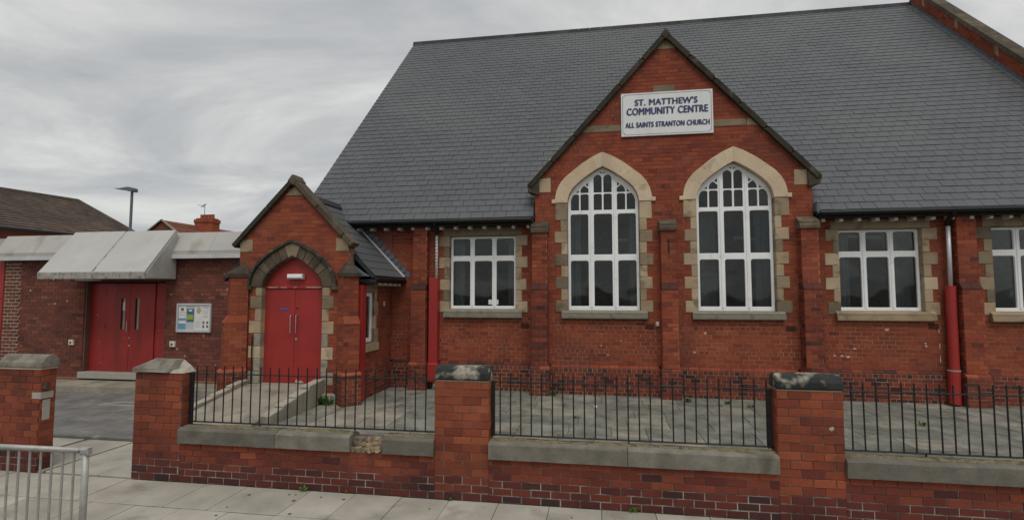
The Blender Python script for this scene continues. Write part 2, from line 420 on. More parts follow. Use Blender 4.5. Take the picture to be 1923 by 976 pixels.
# outlines of the sign's letters, made first while the scene is still empty
TXT = {}
def text_mesh(txt):
    if txt in TXT: return TXT[txt]
    cu = bpy.data.curves.new('t', 'FONT'); cu.body = txt; cu.extrude = .01; cu.space_character = 1.06; cu.space_word = 1.15; cu.resolution_u = 4
    o = bpy.data.objects.new('t', cu); COL.objects.link(o)
    dg = bpy.context.evaluated_depsgraph_get(); me = bpy.data.meshes.new_from_object(o.evaluated_get(dg))
    v = [tuple(p.co) for p in me.vertices]; f = [tuple(p.vertices) for p in me.polygons]
    bpy.data.objects.remove(o); bpy.data.curves.remove(cu); bpy.data.meshes.remove(me)
    TXT[txt] = (v, f)
    return v, f
SIGN = (("ST. MATTHEW'S", 1.03, 2.50, 7.03, .155), ('COMMUNITY CENTRE', .835, 2.735, 6.80, .17), ('ALL SAINTS STRANTON CHURCH', .80, 2.765, 6.49, .125))
for q_ in SIGN:
    for i in range(len(q_[0])):
        if q_[0][i] != ' ': text_mesh(q_[0][:i + 1]); text_mesh(q_[0][i])

# ------------------------------------------------------------------ the setting: ground, road, pavement, yard, drive
solo('ground', ([(-1500, -1500, -.2), (1500, -1500, -.2), (1500, 1500, -.2), (-1500, 1500, -.2)], [(0, 1, 2, 3)]), 'ground', kind='structure')
solo('road', box(-60, 60, -6, 3.2, -.19, -.12), 'asphalt', kind='structure')
kerb = Thing('kerb', None, None, (0, 3.27, -.12), kind='structure')
for i in range(34): kerb.part('kerb_stone', cbox(-16 + i * .92, -16 + i * .92 + .91, 3.2, 3.34, -.19, .0, .012), 'concrete')
pv = Thing('pavement', None, None, (0, 5, 0), kind='structure')
pv.part('bedding', box(-40, 40, 3.345, 6.16, -.19, -.012), 'joint')
rows = [(6.14, 5.42, 0.0), (5.415, 4.72, .31), (4.715, 4.02, .12), (4.015, 3.35, .4)]
for (y1, y0, ph) in rows:
    x = -13.0 + ph
    while x < 9:
        l = R.choice((.58, .60, .60, .60, .88))
        dz = R.uniform(-.003, .002)
        v, f = cbox(x + .004, x + l - .004, y0 + .004, y1 - .004, -.011, 0 + dz, .005)
        pv.piece('paving_slab', (v, f), 'pave', min(1, max(0, R.gauss(.5, .22))))
        x += l
gm = MB()
for i in range(60):
    x, y, s_ = R.uniform(-6, 5), R.uniform(3.6, 6.05), R.uniform(.012, .03); n = 7
    pts = [(x + s_ * R.uniform(.7, 1.1) * math.cos(2 * math.pi * k / n), y + s_ * R.uniform(.7, 1.1) * math.sin(2 * math.pi * k / n)) for k in range(n)]
    gm.add([(a, b, .003) for a, b in pts] + [(x, y, .0045)], [(k, (k + 1) % n, n) for k in range(n)])
pv.part('gum_spots', gm, 'joint', kind='stuff')
pv.flush({'paving_slab': 'paving_field'})
yd = Thing('yard', None, None, (2, 9.5, 0), kind='structure')
yd.part('bedding', box(-5.9, 14, 6.37, 12.85, -.19, .044), 'joint')
y = 6.40; k = 0
while y < 12.7:
    dpt = R.choice((.55, .62, .7, .62)); x = -5.85 + R.uniform(-.3, 0)
    while x < 13:
        l = R.choice((.6, .75, .9, .9)); x0, x1 = max(x, -5.89), min(x + l, 13)
        t = min(1, max(0, R.gauss(.42, .2)))
        if x0 > -5.7 and x1 < -3.6 and 8.6 < y < 9.9: t = .95
        yd.piece('flagstone', cbox(x0 + .006, x1 - .006, y + .006, y + dpt - .006, .03, .058 + R.uniform(-.004, .003), .006), 'flag', t)
        x += l
    y += dpt
yd.flush({'flagstone': 'flagstone_field'})
dv = Thing('driveway', None, None, (-10, 9, 0), kind='structure')
dv.part('tarmac', box(-30, -5.91, 7.62, 12.0, -.19, .05), 'tarmac')
for i, x in enumerate((-9.4, -8.46, -7.55, -6.68)):
    dv.part('threshold_slab', cbox(x, x + .86, 6.17, 7.60, -.1, .012 + R.uniform(0, .004), .006), 'pave', tint=R.uniform(.15, .6))
dv.part('threshold_slab', cbox(-30, -9.41, 6.17, 7.60, -.1, .01, .006), 'pave', tint=.2)
dv.part('painted_line', box(-10.75, -9.3, 9.80, 9.85, .03, .053), 'kerbtop')
v, f = box(-1.5, .05, -.03, .03, .03, .0535); dv.part('painted_line', (xform(v, -9.40, 10.62, math.radians(28)), f), 'kerbtop')

# ------------------------------------------------------------------ the hall
YF, YB = 12.8, 12.6
ZE, YE, SL = 4.35, 12.45, 9.29 / 8.92            # eaves and pitch of the big roof
YR, ZR = 21.37, 13.64
XL, XR = -7.85, 12.2
hall = Thing('church_hall', 'long red brick hall with big slate roof and two arched windows in its gable', 'church hall', (1.8, 12.8, .05))
GX, GZ, GS = 1.78, 8.62, 1.089                   # gable centre, top of its brickwork, its pitch
def tint_hall(u, z):
    t = R.gauss(.56, .10)
    if z < .75: t -= .22 + .25 * (R.random() < .35)
    if R.random() < .03: t -= .2
    if z > 5: t -= .05
    return min(1, max(0, t))
LWIN = [(-2.815, YF), (6.44, YF), (9.55, YF)]    # square-headed three-light windows
AWIN = [(.235, YB), (3.285, YB)]                 # arched windows in the gable
HWN = .865
PROF = [(0, 0), (.02, .12), (.055, .24), (.15, .40), (.30, .545), (.48, .69), (.66, .81), (.84, .92), (1, 1)]
def arch_half(f, hw, rise): return [(-hw + dx * hw, dz * rise) for dx, dz in PROF]
def arch_w(dz, hw, rise):                         # half width of the opening at height dz above the springing
    if dz <= 0: return hw
    if dz >= rise: return 0
    q = dz / rise
    for (a, b), (c, d) in zip(PROF, PROF[1:]):
        if b <= q <= d: return hw * (1 - (a + (c - a) * (q - b) / (d - b)))
    return 0
SPR, RISE = 4.70, .885
def iv_main(z):
    h = []
    for cx_, yy in LWIN:
        if 1.97 < z < 4.10: h.append((cx_ - HWN - .05, cx_ + HWN + .05))
    h.append((-1.43, 4.98))
    return sub([(-5.24, XR)], h)
ZM = .76 + 12 * .0938
def part_of(fn, lo, hi):
    def g(z): return [(max(a, lo), min(b, hi)) for a, b in fn(z) if b > lo and a < hi]
    return g
for lo, hi in ((-5.24, -1.43), (4.98, XR)):
    bricks(hall, FRONT(YF), .76, ZM, part_of(iv_main, lo, hi), tintf=tint_hall, phase=1, mortar='mortarmid', joint=.0125)
    bricks(hall, FRONT(YF), ZM, 4.22, part_of(iv_main, lo, hi), tintf=tint_hall, phase=13)
    bricks(hall, FRONT(YF - .05), .04, .68, lambda z, lo=lo, hi=hi: [(lo, hi)], mortar='mortarlight', tintf=tint_hall, wallname='plinth', thick=.3, joint=.0125)
def iv_bay(z):
    x0, x1 = -1.43, 4.98
    if z > 5.0:
        hwid = (GZ + .11 - z) / GS
        x0, x1 = GX - hwid, GX + hwid
    if x1 - x0 < .1: return []
    h = []
    for cx_, yy in AWIN:
        if 1.97 < z < SPR + RISE + .05: h.append((cx_ - arch_w(z - SPR, HWN + .04, RISE + .05), cx_ + arch_w(z - SPR, HWN + .04, RISE + .05)))
    return sub([(x0, x1)], h)
bricks(hall, FRONT(YB), .76, ZM, iv_bay, tintf=tint_hall, phase=3, u0=.05, mortar='mortarmid', joint=.0125)
bricks(hall, FRONT(YB), ZM, 8.67, iv_bay, tintf=tint_hall, phase=15, u0=.05)
bricks(hall, FRONT(YB - .05), .04, .68, lambda z: [(-1.43, 4.98)], mortar='mortarlight', tintf=tint_hall, wallname='plinth', thick=.3)
# chamfered bricks on top of the plinth
def plinth_top(x0, x1, y, dark):
    n = max(1, int(round((x1 - x0) / LB))); l = (x1 - x0) / n
    for i in range(n):
        a, b = x0 + i * l + .004, x0 + (i + 1) * l - .004
        hall.piece('plinth_brick', prismx([(y - .055, .684), (y - .055, .70), (y + .005, .765), (y + .1, .765), (y + .1, .684)], a, b),
                   'brick', min(1, max(0, R.gauss(.10 if dark(a) else .5, .1))))
plinth_top(-3.9, -1.55, YF, lambda a: True); plinth_top(5.05, 12.1, YF, lambda a: R.random() < .8); plinth_top(-5.2, -4.7, YF, lambda a: True)
plinth_top(-1.05, 1.5, YB, lambda a: False); plinth_top(1.92, 4.55, YB, lambda a: False)
# side wall of the porch end, gable ends and back: plain brick faces
hall.part('end_wall', prismx([(YF, .04), (YF, 4.2), (YR, 13.4), (29.6, 4.2), (29.6, .04)], -7.62, -7.40), 'annexbrick', tint=.6)
hall.part('back_wall', box(-7.35, XR, 29.3, 29.6, .04, 4.2), 'annexbrick', tint=.6)
hall.part('wall', box(-7.39, -5.25, YF, YF + .25, .04, 4.2), 'annexbrick', tint=.7)
hall.part('inner_wall', box(-7.3, XR - .1, YF + 2.4, YF + 2.5, .05, 6.5), 'inner'); hall.part('inner_floor', box(-7.3, XR - .1, YF + .26, YF + 2.39, .04, .12), 'annexbrick', tint=.2)
def drape(x0, x1, y, z0, z1):
    n = max(6, int((x1 - x0) / .04)); v = []; f = []
    for i in range(n + 1):
        x = x0 + (x1 - x0) * i / n; yy = y + .03 * math.sin(i * 1.7) + R.uniform(-.008, .008)
        v += [(x, yy, z0), (x + R.uniform(-.01, .01), yy, z1)]
    for i in range(n): f.append((i * 2, i * 2 + 2, i * 2 + 3, i * 2 + 1))
    hall.part('curtain', (v, f), 'drape')
for cx_, y_, zt in ((-2.815, YF, 4.0), (.235, YB, 4.6), (3.285, YB, 4.6), (6.44, YF, 4.0), (9.55, YF, 4.0)):
    drape(cx_ - .95, cx_ - R.uniform(.30, .62), y_ + R.uniform(.42, .5), 1.95, zt); drape(cx_ + R.uniform(.35, .66), cx_ + .95, y_ + R.uniform(.42, .5), 1.95, zt)
hall.part('paper_sheet', box(-2.68, -2.42, YF + .14, YF + .145, 2.19, 2.31), 'paper')
for x in (-2.4, .6, 3.6, 6.2): hall.part('ceiling_lamp', tube([(x, YF + 1.1, 3.9), (x + 1.1, YF + 1.7, 3.9)], .05, 8), 'white')

def block(name, x0, x1, y0, y1, z0, z1, m, t=.5, c=.012, j=.003, parent=None): return hall.part(name, cbox(x0, x1, y0, y1, z0, z1, c, j), m, parent, tint=t)
def quoins(T, cx_, y, zs, narrow, wide, m, startwide, hw=HWN, tr=None):
    for side in (-1, 1):
        for i, (a, b) in enumerate(zip(zs, zs[1:])):
            wd = wide if (i + startwide) % 2 == 0 else narrow
            wd += R.uniform(-.02, .02)
            x0, x1 = (cx_ - hw - wd, cx_ - hw) if side < 0 else (cx_ + hw, cx_ + hw + wd)
            T.part('quoin_stone', cbox(x0, x1, y - .022, y + .2, a + .003, b - .003, .01, .003), m, tint=min(1, max(0, R.gauss((tr or .6) - .1, .28))))
def sill(T, x0, x1, y, z0, z1, m, t):
    T.part('window_sill', prismx([(y - .10, z0), (y - .12, z0 + .02), (y - .12, z0 + .09), (y - .10, z0 + .095), (y - .105, z1 - .05), (y - .02, z1), (y + .2, z1), (y + .2, z0)], x0, x1), m, tint=t)
COLS = ((-.785, -.365), (-.212, .212), (.365, .785))
def square_window(cx_, y):
    zs = [1.99 + .281 * i for i in range(8)]; zs[-1] = 3.945
    quoins(hall, cx_, y, zs, .15, .29, 'stone', 0)
    hall.part('window_lintel', cbox(cx_ - HWN - .17, cx_ + HWN + .17, y - .02, y + .2, 3.948, 4.17, .01, .003), 'stone', tint=.12 if cx_ < 0 else .3)
    sill(hall, cx_ - HWN - .13, cx_ + HWN + .17, y, 1.85, 2.07, 'greystone' if cx_ < 0 else 'stone', .4)
    holes = []
    for a, b in COLS: holes.append(rrect(cx_ + a, cx_ + b, 2.17, 3.285, .05)); holes.append(rrect(cx_ + a, cx_ + b, 3.46, 3.865, .05))
    fr = shape(hall, 'window', rrect(cx_ - HWN + .004, cx_ + HWN - .004, 2.07, 3.943), holes, y + .12, .07, 'white', bevel=.012, open_=.018)
    fr['label'] = 'white square headed three-light window'
    fy = y + .105
    for s in (-1, 1): hall.part('mullion', cbox(cx_ + s * .2885 - .022, cx_ + s * .2885 + .022, fy, fy + .03, 2.13, 3.9, .006), 'white', fr)
    for h in holes: pane(hall, fr, grow(h, .024), y + .165)
for cx_, yy in LWIN: square_window(cx_, yy)

def arched_window(cx_, y, tr):
    zs = [2.02 + .281 * i for i in range(10)]; zs[-1] = SPR
    quoins(hall, cx_, y, zs, .16, .30, 'stone', 0, tr=tr)
    sill(hall, cx_ - HWN - .15, cx_ + HWN + .15, y, 1.86, 2.06, 'greystone', .35)
    # arch: separate stones
    OW, ORI = HWN + .31, 1.235
    inn = [(-HWN + a * HWN, SPR + b * RISE) for a, b in PROF]
    OP = [(0, 0), (.015, .14), (.05, .27), (.12, .40), (.22, .515), (.37, .63), (.57, .78), (.80, .915), (1, 1)]
    out = [(-OW + a * OW, SPR + b * ORI) for a, b in OP]
    for side in (-1, 1):
        for grp in ((0, 1, 2, 3), (3, 4, 5), (5, 6, 7), (7, 8)):
            poly = [inn[i] for i in grp] + [out[i] for i in reversed(grp)]
            cxm = sum(p[0] for p in poly) / len(poly); czm = sum(p[1] for p in poly) / len(poly)
            poly = [(cx_ - side * (cxm + (p[0] - cxm) * .998), czm + (p[1] - czm) * .998) for p in poly]
            hall.part('arch_stone', cprism(poly, y - .035, y + .2, .003), 'archstone', tint=min(1, max(0, R.gauss(tr + .1, .22))))
        hall.part('label_stop', cbox(cx_ + side * (OW + .02) - .055, cx_ + side * (OW + .02) + .055, y - .05, y + .1, SPR - .015, SPR + .085, .012), 'archstone', tint=.7)
    # frame with tracery
    half = [(-(HWN - .008) + a * (HWN - .008), SPR + b * (RISE - .01)) for a, b in PROF]
    outer = [(cx_ - HWN + .008, 2.06), (cx_ + HWN - .008, 2.06)] + [(cx_ - x, z) for x, z in half[:-1]] + [(cx_, half[-1][1])] + [(cx_ + x, z) for x, z in reversed(half[:-1])]
    holes = []
    for a, b in COLS: holes.append(rrect(cx_ + a, cx_ + b, 2.17, 3.265, .05)); holes.append(rrect(cx_ + a, cx_ + b, 3.43, 4.415, .05))
    Z1, Z2, Z3 = 4.53, 4.915, 4.965
    for s in (-1, 1):
        def X(pts): return [(cx_ + s * x, z) for x, z in pts]
        holes.append(X([(.028, Z1), (.212, Z1), (.212, Z2 - .03), (.18, Z2), (.06, Z2), (.028, Z2 - .03)]))
        holes.append(X([(.028, Z3), (.212, Z3), (.212, 5.32), (.18, 5.37), (.12, 5.40), (.06, 5.37), (.028, 5.32)]))
        holes.append(X([(.352, Z1), (.535, Z1), (.535, Z2 - .03), (.505, Z2), (.385, Z2), (.352, Z2 - .03)]))
        holes.append(X([(.588, Z1), (.775, Z1), (.775, Z2 - .16), (.745, Z2 - .06), (.69, Z2), (.62, Z2), (.588, Z2 - .03)]))
        holes.append(X([(.352, Z3), (.535, Z3), (.535, 5.03), (.50, 5.085), (.445, 5.135), (.39, 5.085), (.352, 5.05)]))
        holes.append(X([(.585, Z3), (.66, Z3), (.585, 5.035)]))
        holes.append(X([(.352, 5.11), (.352, 5.22), (.42, 5.155)]))
        holes.append(X([(.02, 5.43), (.075, 5.46), (.02, 5.475)]))
    fr = shape(hall, 'window', outer, holes, y + .12, .07, 'white', bevel=.008, open_=.008)
    fr['label'] = 'white arched three-light window with traceried head'
    fy = y + .102
    for s in (-1, 1): hall.part('mullion', cbox(cx_ + s * .2885 - .022, cx_ + s * .2885 + .022, fy, fy + .03, 2.12, 5.2, .006), 'white', fr)
    for h in holes: pane(hall, fr, grow(h, .014), y + .165)
arched_window(*AWIN[0], .55); arched_window(*AWIN[1], .62)

# buttresses
def buttress(T, cx_, w_, y, zb, top, proj, cap=True, lowdark=.0, upper=(.0,), floor=.04, plinth=.72):
    """stepped pier against the wall: wide foot, shaft, brick weathering, slimmer top with a stone cap"""
    b = T.part('buttress', box(cx_ - w_ / 2 + .02, cx_ + w_ / 2 - .02, y - proj + .13, y, floor, top), 'mortar')
    def faces(x0, x1, yf, z0, z1, mort, dark):
        tf = lambda u, z: min(1, max(0, R.gauss(.5 - dark, .15) - (.25 if z < plinth else 0)))
        bricks(T, Plane(0, yf, 0), z0, z1, lambda z: [(x0, x1)], parent=b, mortar=mort, tintf=tf, thick=min(.1, y - yf - .01), wallname='shaft', u0=x0, bond='run')
        for xs, ang in ((x1, math.pi / 2), (x0, -math.pi / 2)):
            P = Plane(xs, yf + .002 if ang > 0 else y, ang)
            bricks(T, P, z0, z1, lambda z: [(0, y - yf - .002)], parent=b, mortar=mort, tintf=tf, thick=.05, backing=False, u0=.0, bond='run')
        T.part('shaft', box(x0, x1, yf + .001, y, z0, z1), mort, b)
    faces(cx_ - w_ / 2 - .035, cx_ + w_ / 2 + .035, y - proj - .05, floor, plinth - .06, 'mortarlight', .05)
    n = 2
    for i in range(n):
        a = cx_ - w_ / 2 - .035 + i * (w_ + .07) / n
        T.part('plinth_brick', prismx([(y - proj - .055, plinth - .055), (y - proj - .055, plinth - .03), (y - proj + .005, plinth + .03), (y, plinth + .03), (y, plinth - .055)], a + .003, a + (w_ + .07) / n - .003), 'brick', b, tint=R.choice((.1, .35, .8)))
    faces(cx_ - w_ / 2, cx_ + w_ / 2, y - proj, plinth + .03, zb, 'mortar', lowdark)
    for i in range(n):
        a = cx_ - w_ / 2 + i * w_ / n
        T.part('weathering_brick', prismx([(y - proj - .01, zb), (y - proj - .01, zb + .03), (y - proj + .09, zb + .16), (y, zb + .16), (y, zb)], a + .003, a + w_ / n - .003), 'brick', b, tint=R.uniform(.0, .14))
    faces(cx_ - w_ / 2 + .012, cx_ + w_ / 2 - .012, y - proj + .09, zb + .16, top, 'mortar', 0)
    if cap:
        yf = y - proj + .09
        T.part('cap_stone', prismx([(yf - .05, top), (yf - .05, top + .07), (yf - .02, top + .11), (yf - .02, top + .16), (y - .01, top + .29), (y, top + .29), (y, top)], cx_ - w_ / 2 - .02, cx_ + w_ / 2 + .02), 'sootstone', b, tint=R.uniform(.5, .95))
    return b
buttress(hall, -1.30, .385, YB, 2.55, 3.95, .30, lowdark=.25)
buttress(hall, 1.735, .36, YB, 2.55, 3.95, .30, lowdark=-.05)
buttress(hall, 4.81, .385, YB, 2.55, 3.94, .30, lowdark=.15)
buttress(hall, -4.41, .38, YF, 2.55, 4.2, .30, cap=False, lowdark=-.05)
buttress(hall, 8.07, .40, YF, 2.55, 4.2, .30, cap=False, lowdark=-.05)
buttress(hall, 11.2, .40, YF, 2.55, 4.2, .30, cap=False)

# stone details of the gable
block('band_stone', -.26, .72, YB - .018, YB + .1, 6.43, 6.60, 'stone', .1); block('band_stone', 2.84, 3.60, YB - .018, YB + .1, 6.43, 6.60, 'stone', .15)
block('band_stone', .735, 2.83, YB - .018, YB + .1, 6.43, 6.60, 'stone', .3); block('band_stone', 3.61, 3.85, YB - .016, YB + .1, 6.43, 6.60, 'stone', .55)
block('vent_stone', 1.47, 1.98, YB - .02, YB + .1, 7.30, 7.52, 'stone', .05)
block('kneeler_stone', -1.36, -1.04, YB - .02, YB + .3, 4.97, 5.33, 'stone', .7); block('kneeler_stone', 4.60, 4.96, YB - .02, YB + .3, 4.97, 5.33, 'stone', .6)
hall.part('apex_stone', cprism([(GX - .36, GZ - .20), (GX + .36, GZ - .20), (GX, GZ + .19)], YB - .02, YB + .2), 'stone', tint=.25)
for s in (-1, 1):                                 # projecting corbels under the coping feet
    x = GX + s * 3.24
    hall.part('kneeler_corbel', prism([(x - .14 * s, 4.92), (x + .10 * s, 4.98), (x + .16 * s, 5.12), (x - .14 * s, 5.30)], YB - .08, YB + .3), 'sootstone', tint=.3)
A = math.atan(GS); nrm = (math.sin(A), math.cos(A))
L0 = 3.36 / math.cos(A); n = 6
for s in (-1, 1):
    for i in range(n):
        a, b = L0 * i / n + .004, L0 * (i + 1) / n - .004
        th = .125
        def pt(t, o): return (GX + s * (3.40 - t * math.cos(A) + o * nrm[0]), 8.86 - 3.40 * GS + t * math.sin(A) + o * nrm[1])
        poly = [pt(a, -th), pt(b, -th), pt(b, 0), pt(a, 0)]
        hall.part('coping_stone', cprism(poly, YB - .11, YB + .32, .02), 'sootstone', tint=R.uniform(.0, .2))
        if i: hall.part('joint_mortar', cprism([pt(a - .03, -.02), pt(a + .03, -.03), pt(a + .04, .012), pt(a - .03, .012)], YB - .118, YB + .1, .004), 'stone', tint=R.uniform(.2, .6))
hall.part('coping_stone', cprism([(GX - .085, 8.80), (GX - .115, 8.74), (GX, 8.62), (GX + .115, 8.74), (GX + .085, 8.80), (GX, 8.90)], YB - .13, YB + .33, .02), 'sootstone', tint=.25)
# cross roof behind the gable
for s in (-1, 1):
    hall.part('cross_roof', prism([(GX, 8.55), (GX + s * 3.25, 8.55 - 3.25 * GS), (GX + s * 3.25, 8.47 - 3.25 * GS), (GX, 8.47)], YB + .3, 16.5), 'slate', tint=.3)
    hall.part('wall', box(*(sorted((GX + s * 3.2, GX + s * 3.0))), YB + .26, 13.9, 3.5, 5.0), 'brick', tint=.5)

# big roof: deck, slates, ridge
dk = .02
for xa, xb, ya in ((XL + .02, -1.45, YE + .02), (5.0, XR, YE + .02), (-1.449, 4.999, 16.4)):
    za_ = ZE + (ya - YE) * SL
    hall.part('roof_deck', prismx([(ya, za_ - .03), (YR, ZR - .03), (YR, ZR - .13), (ya, za_ - .13)], xa, xb), 'slatedeck')
hall.part('roof_deck', prismx([(YR + .001, ZR - .02), (30.3, ZE), (30.3, ZE - .1), (YR + .001, ZR - .12)], XL, XR), 'slate', tint=.4)
hall.part('verge_board', prismx([(YE - .02, ZE - .04), (YR, ZR - .03), (YR, ZR - .18), (YE - .02, ZE - .20)], XL + .02, XL + .07), 'darktimber')
cs, sn = math.cos(math.atan(SL)), math.sin(math.atan(SL))
EXP, SW = .256, .30
def rp(x, s, h): return (x, YE + s * cs - h * sn, ZE + s * sn + h * cs)
nrow = int((YR - YE) / cs / EXP) + 1; slope_len = (YR - YE) / cs
for i in range(nrow):
    s0, s1 = i * EXP, min(i * EXP + EXP + .05, slope_len)
    zt = ZE + (s0 + .1) * sn
    if zt < 5.0: gaps = [(-1.47, 5.02)]
    elif zt < 8.5: gaps = [(GX - (8.55 - zt) / GS, GX + (8.55 - zt) / GS)]
    else: gaps = []
    for a, b in sub([(XL, XR)], gaps):
        x = XL + (i % 2) * SW / 2 - SW
        while x < b:
            p, q = max(x, a), min(x + SW, b); x += SW
            if q - p < .03: continue
            g = .0045; lift = .018 + R.uniform(-.003, .003); dx0 = R.uniform(-.002, .002)
            t0 = s0 + R.uniform(-.004, .004)
            v = [rp(p + g + dx0, t0, lift), rp(q - g + dx0, t0, lift + R.uniform(-.002, .002)), rp(q - g, s1, .004), rp(p + g, s1, .004),
                 rp(p + g + dx0, t0, lift - .014), rp(q - g + dx0, t0, lift - .014), rp(q - g, s1, -.006), rp(p + g, s1, -.006)]
            hall.piece('slate', (v, [(0, 1, 2, 3), (0, 4, 5, 1), (1, 5, 6, 2), (3, 7, 4, 0)]), 'slate', min(1, max(0, R.gauss(.5, .16))))
x = XL - .03
while x < XR - .1:
    l = min(.46, XR - x)
    hall.piece('ridge_tile', prismx([(YR - .17, ZR - .155), (YR - .05, ZR + .06), (YR, ZR + .09), (YR + .05, ZR + .06), (YR + .17, ZR - .155), (YR, ZR - .02)], x, x + l - .008), 'ridge', R.random())
    x += .46
# right-hand parapet with coping
for i in range(11):
    s0, s1 = slope_len * i / 11, slope_len * (i + 1) / 11
    def P3(x, s, h): return (x, YE + s * cs, ZE + s * sn + h)
    v = [P3(XR, s0, -.2), P3(XR + .3, s0, -.2), P3(XR + .3, s1, -.2), P3(XR, s1, -.2), P3(XR, s0, .62), P3(XR + .3, s0, .62), P3(XR + .3, s1, .62), P3(XR, s1, .62)]
    hall.part('parapet', (v, BF), 'mortar')
    v = [P3(XR - .07, s0 + .006, .625), P3(XR + .37, s0 + .006, .625), P3(XR + .37, s1 - .006, .625), P3(XR - .07, s1 - .006, .625),
         P3(XR - .05, s0 + .006, .78), P3(XR + .35, s0 + .006, .78), P3(XR + .35, s1 - .006, .78), P3(XR - .05, s1 - .006, .78)]
    hall.part('parapet_coping', (v, BF), 'sootstone', tint=R.uniform(.2, .7))
    if i % 2: hall.part('bond_stone', ([P3(XR - .016, s1 - .12, .30), P3(XR - .016, s1 + .10, .30), P3(XR - .016, s1 + .10, .61), P3(XR - .016, s1 - .12, .61), P3(XR + .05, s1 - .12, .30), P3(XR + .05, s1 + .10, .30), P3(XR + .05, s1 + .10, .61), P3(XR + .05, s1 - .12, .61)],
                                     [(3, 2, 1, 0), (0, 1, 5, 4), (1, 2, 6, 5), (2, 3, 7, 6), (3, 0, 4, 7)]), 'stone', tint=.3)
for r_ in range(7):
    ta = -.12 * (r_ % 2)
    while ta < slope_len - .1:
        t0, tb = max(ta, 0), min(ta + .228, slope_len); ta += .24
        ha, hb = -.02 + r_ * .0915, -.02 + r_ * .0915 + .081
        v = [P3(XR - .008, t0, ha), P3(XR - .008, tb, ha), P3(XR - .008, tb, hb), P3(XR - .008, t0, hb), P3(XR + .01, t0, ha), P3(XR + .01, tb, ha), P3(XR + .01, tb, hb), P3(XR + .01, t0, hb)]
        hall.piece('parapet_brick', (v, [(3, 2, 1, 0), (0, 1, 5, 4), (1, 2, 6, 5), (2, 3, 7, 6), (3, 0, 4, 7)]), 'brick', min(1, max(0, R.gauss(.6, .14))))
b = MB()
for i in range(46):
    s0 = i * slope_len / 46; s1 = s0 + slope_len / 46
    v = [rp(XR - .16, s0, .022), rp(XR, s0, .022), rp(XR, s1, .022), rp(XR - .16, s1, .022)]; b.add(v, [(0, 1, 2, 3)])
    b.add([P3(XR - .02, s0, 0), P3(XR - .02, s1, 0), P3(XR - .02, s1, .15), P3(XR - .02, s0, .10)], [(3, 2, 1, 0)])
hall.part('flashing', b, 'lead')
# eaves: soffit, gutter, brackets
for x0, x1 in ((-7.6, -1.50), (5.06, XR)):
    hall.part('soffit', box(x0, x1, YE + .06, YF + .02, 4.205, 4.27), 'darktimber')
    hall.part('fascia', box(x0, x1, YE + .03, YE + .055, 4.16, 4.335), 'darktimber')
    hall.part('gutter', tube([(x0, YE - .05, 4.285), (x1, YE - .05, 4.285)], .058, 10), 'gutter')
    x = x0 + .12
    if x0 < 0: x = -6.1
    while x < x1 - .05:
        hall.part('eaves_bracket', cbox(x - .04, x + .04, YE + .10, YF, 4.10, 4.20, .012), 'cream'); x += .375
hall.part('wall_plate', box(-7.35, -1.45, YF - .012, YF + .1, 4.19, 4.26), 'darktimber'); hall.part('wall_plate', box(5.0, XR, YF - .012, YF + .1, 4.19, 4.26), 'darktimber')
# lead where the roof dies into the right side of the gable bay
for i in range(4):
    hall.part('flashing', cbox(4.99, 5.03, 12.44 + i * .16, 12.44 + i * .16 + .2, 4.33 + i * .165, 4.52 + i * .165, .004), 'lead')
hall.part('flashing', prism([(5.0, 4.55), (5.0, 4.30), (5.17, 4.22), (5.10, 4.34)], YE - .03, YE + .12), 'lead')
# downpipes with their red casings
hall.part('downpipe', tube([(-3.985, 12.66, 2.7), (-3.985, 12.66, 3.98)], .036, 10), 'trim', label='white downpipe wrapped in spiral barbs', smooth=True)
sp = [(-3.985 + .046 * math.cos(t * .9), 12.66 + .046 * math.sin(t * .9), 2.88 + t * .0118) for t in range(96)]
hall.part('barbed_wire', tube(sp, .006, 4), 'galv')
c = hall.part('pipe_casing', cbox(-4.15, -3.925, 12.55, YF - .01, .56, 2.86, .008), 'red', label='tall red boxed pipe casing left of the square window')
hall.part('casing_foot', cbox(-4.165, -3.89, 12.50, YF - .01, .255, .72, .02), 'red', c)
hall.part('pipe_shoe', tube([(-4.0, 12.62, .27), (-4.0, 12.60, .14), (-4.0, 12.54, .10)], .045, 10), 'galv', c)
hall.part('downpipe', tube([(7.75, 12.66, 2.5), (7.76, 12.66, 4.0)], .042, 10), 'alu', smooth=True)
for x_ in (-3.985, 7.76): hall.part('swan_neck', tube([(x_, 12.66, 3.96), (x_, 12.66, 4.08), (x_, 12.46, 4.20), (x_, 12.42, 4.26)], .048, 10), 'gutter', smooth=True)
pc = hall.part('pipe_casing', tube([(7.72, 12.64, .80), (7.73, 12.64, 2.63)], .100, 14), 'red', label='round red pipe casing right of the square window', smooth=False)
hall.part('casing_foot', tube([(7.68, 12.61, .09), (7.70, 12.62, .80)], .114, 14), 'red', pc)
hall.part('casing_band', tube([(7.70, 12.62, .79), (7.70, 12.62, .815)], .122, 14), 'galv', pc)
hall.part('casing_band', tube([(7.73, 12.64, 2.60), (7.73, 12.64, 2.63)], .104, 14), 'red', pc)
for z in (.95, 1.25, 1.6, 2.0):                   # paint drips left on the brickwork beside the casing
    hall.part('paint_drip', box(7.545, 7.557, YF - .012, YF, z, z + R.uniform(.08, .2)), 'cream')
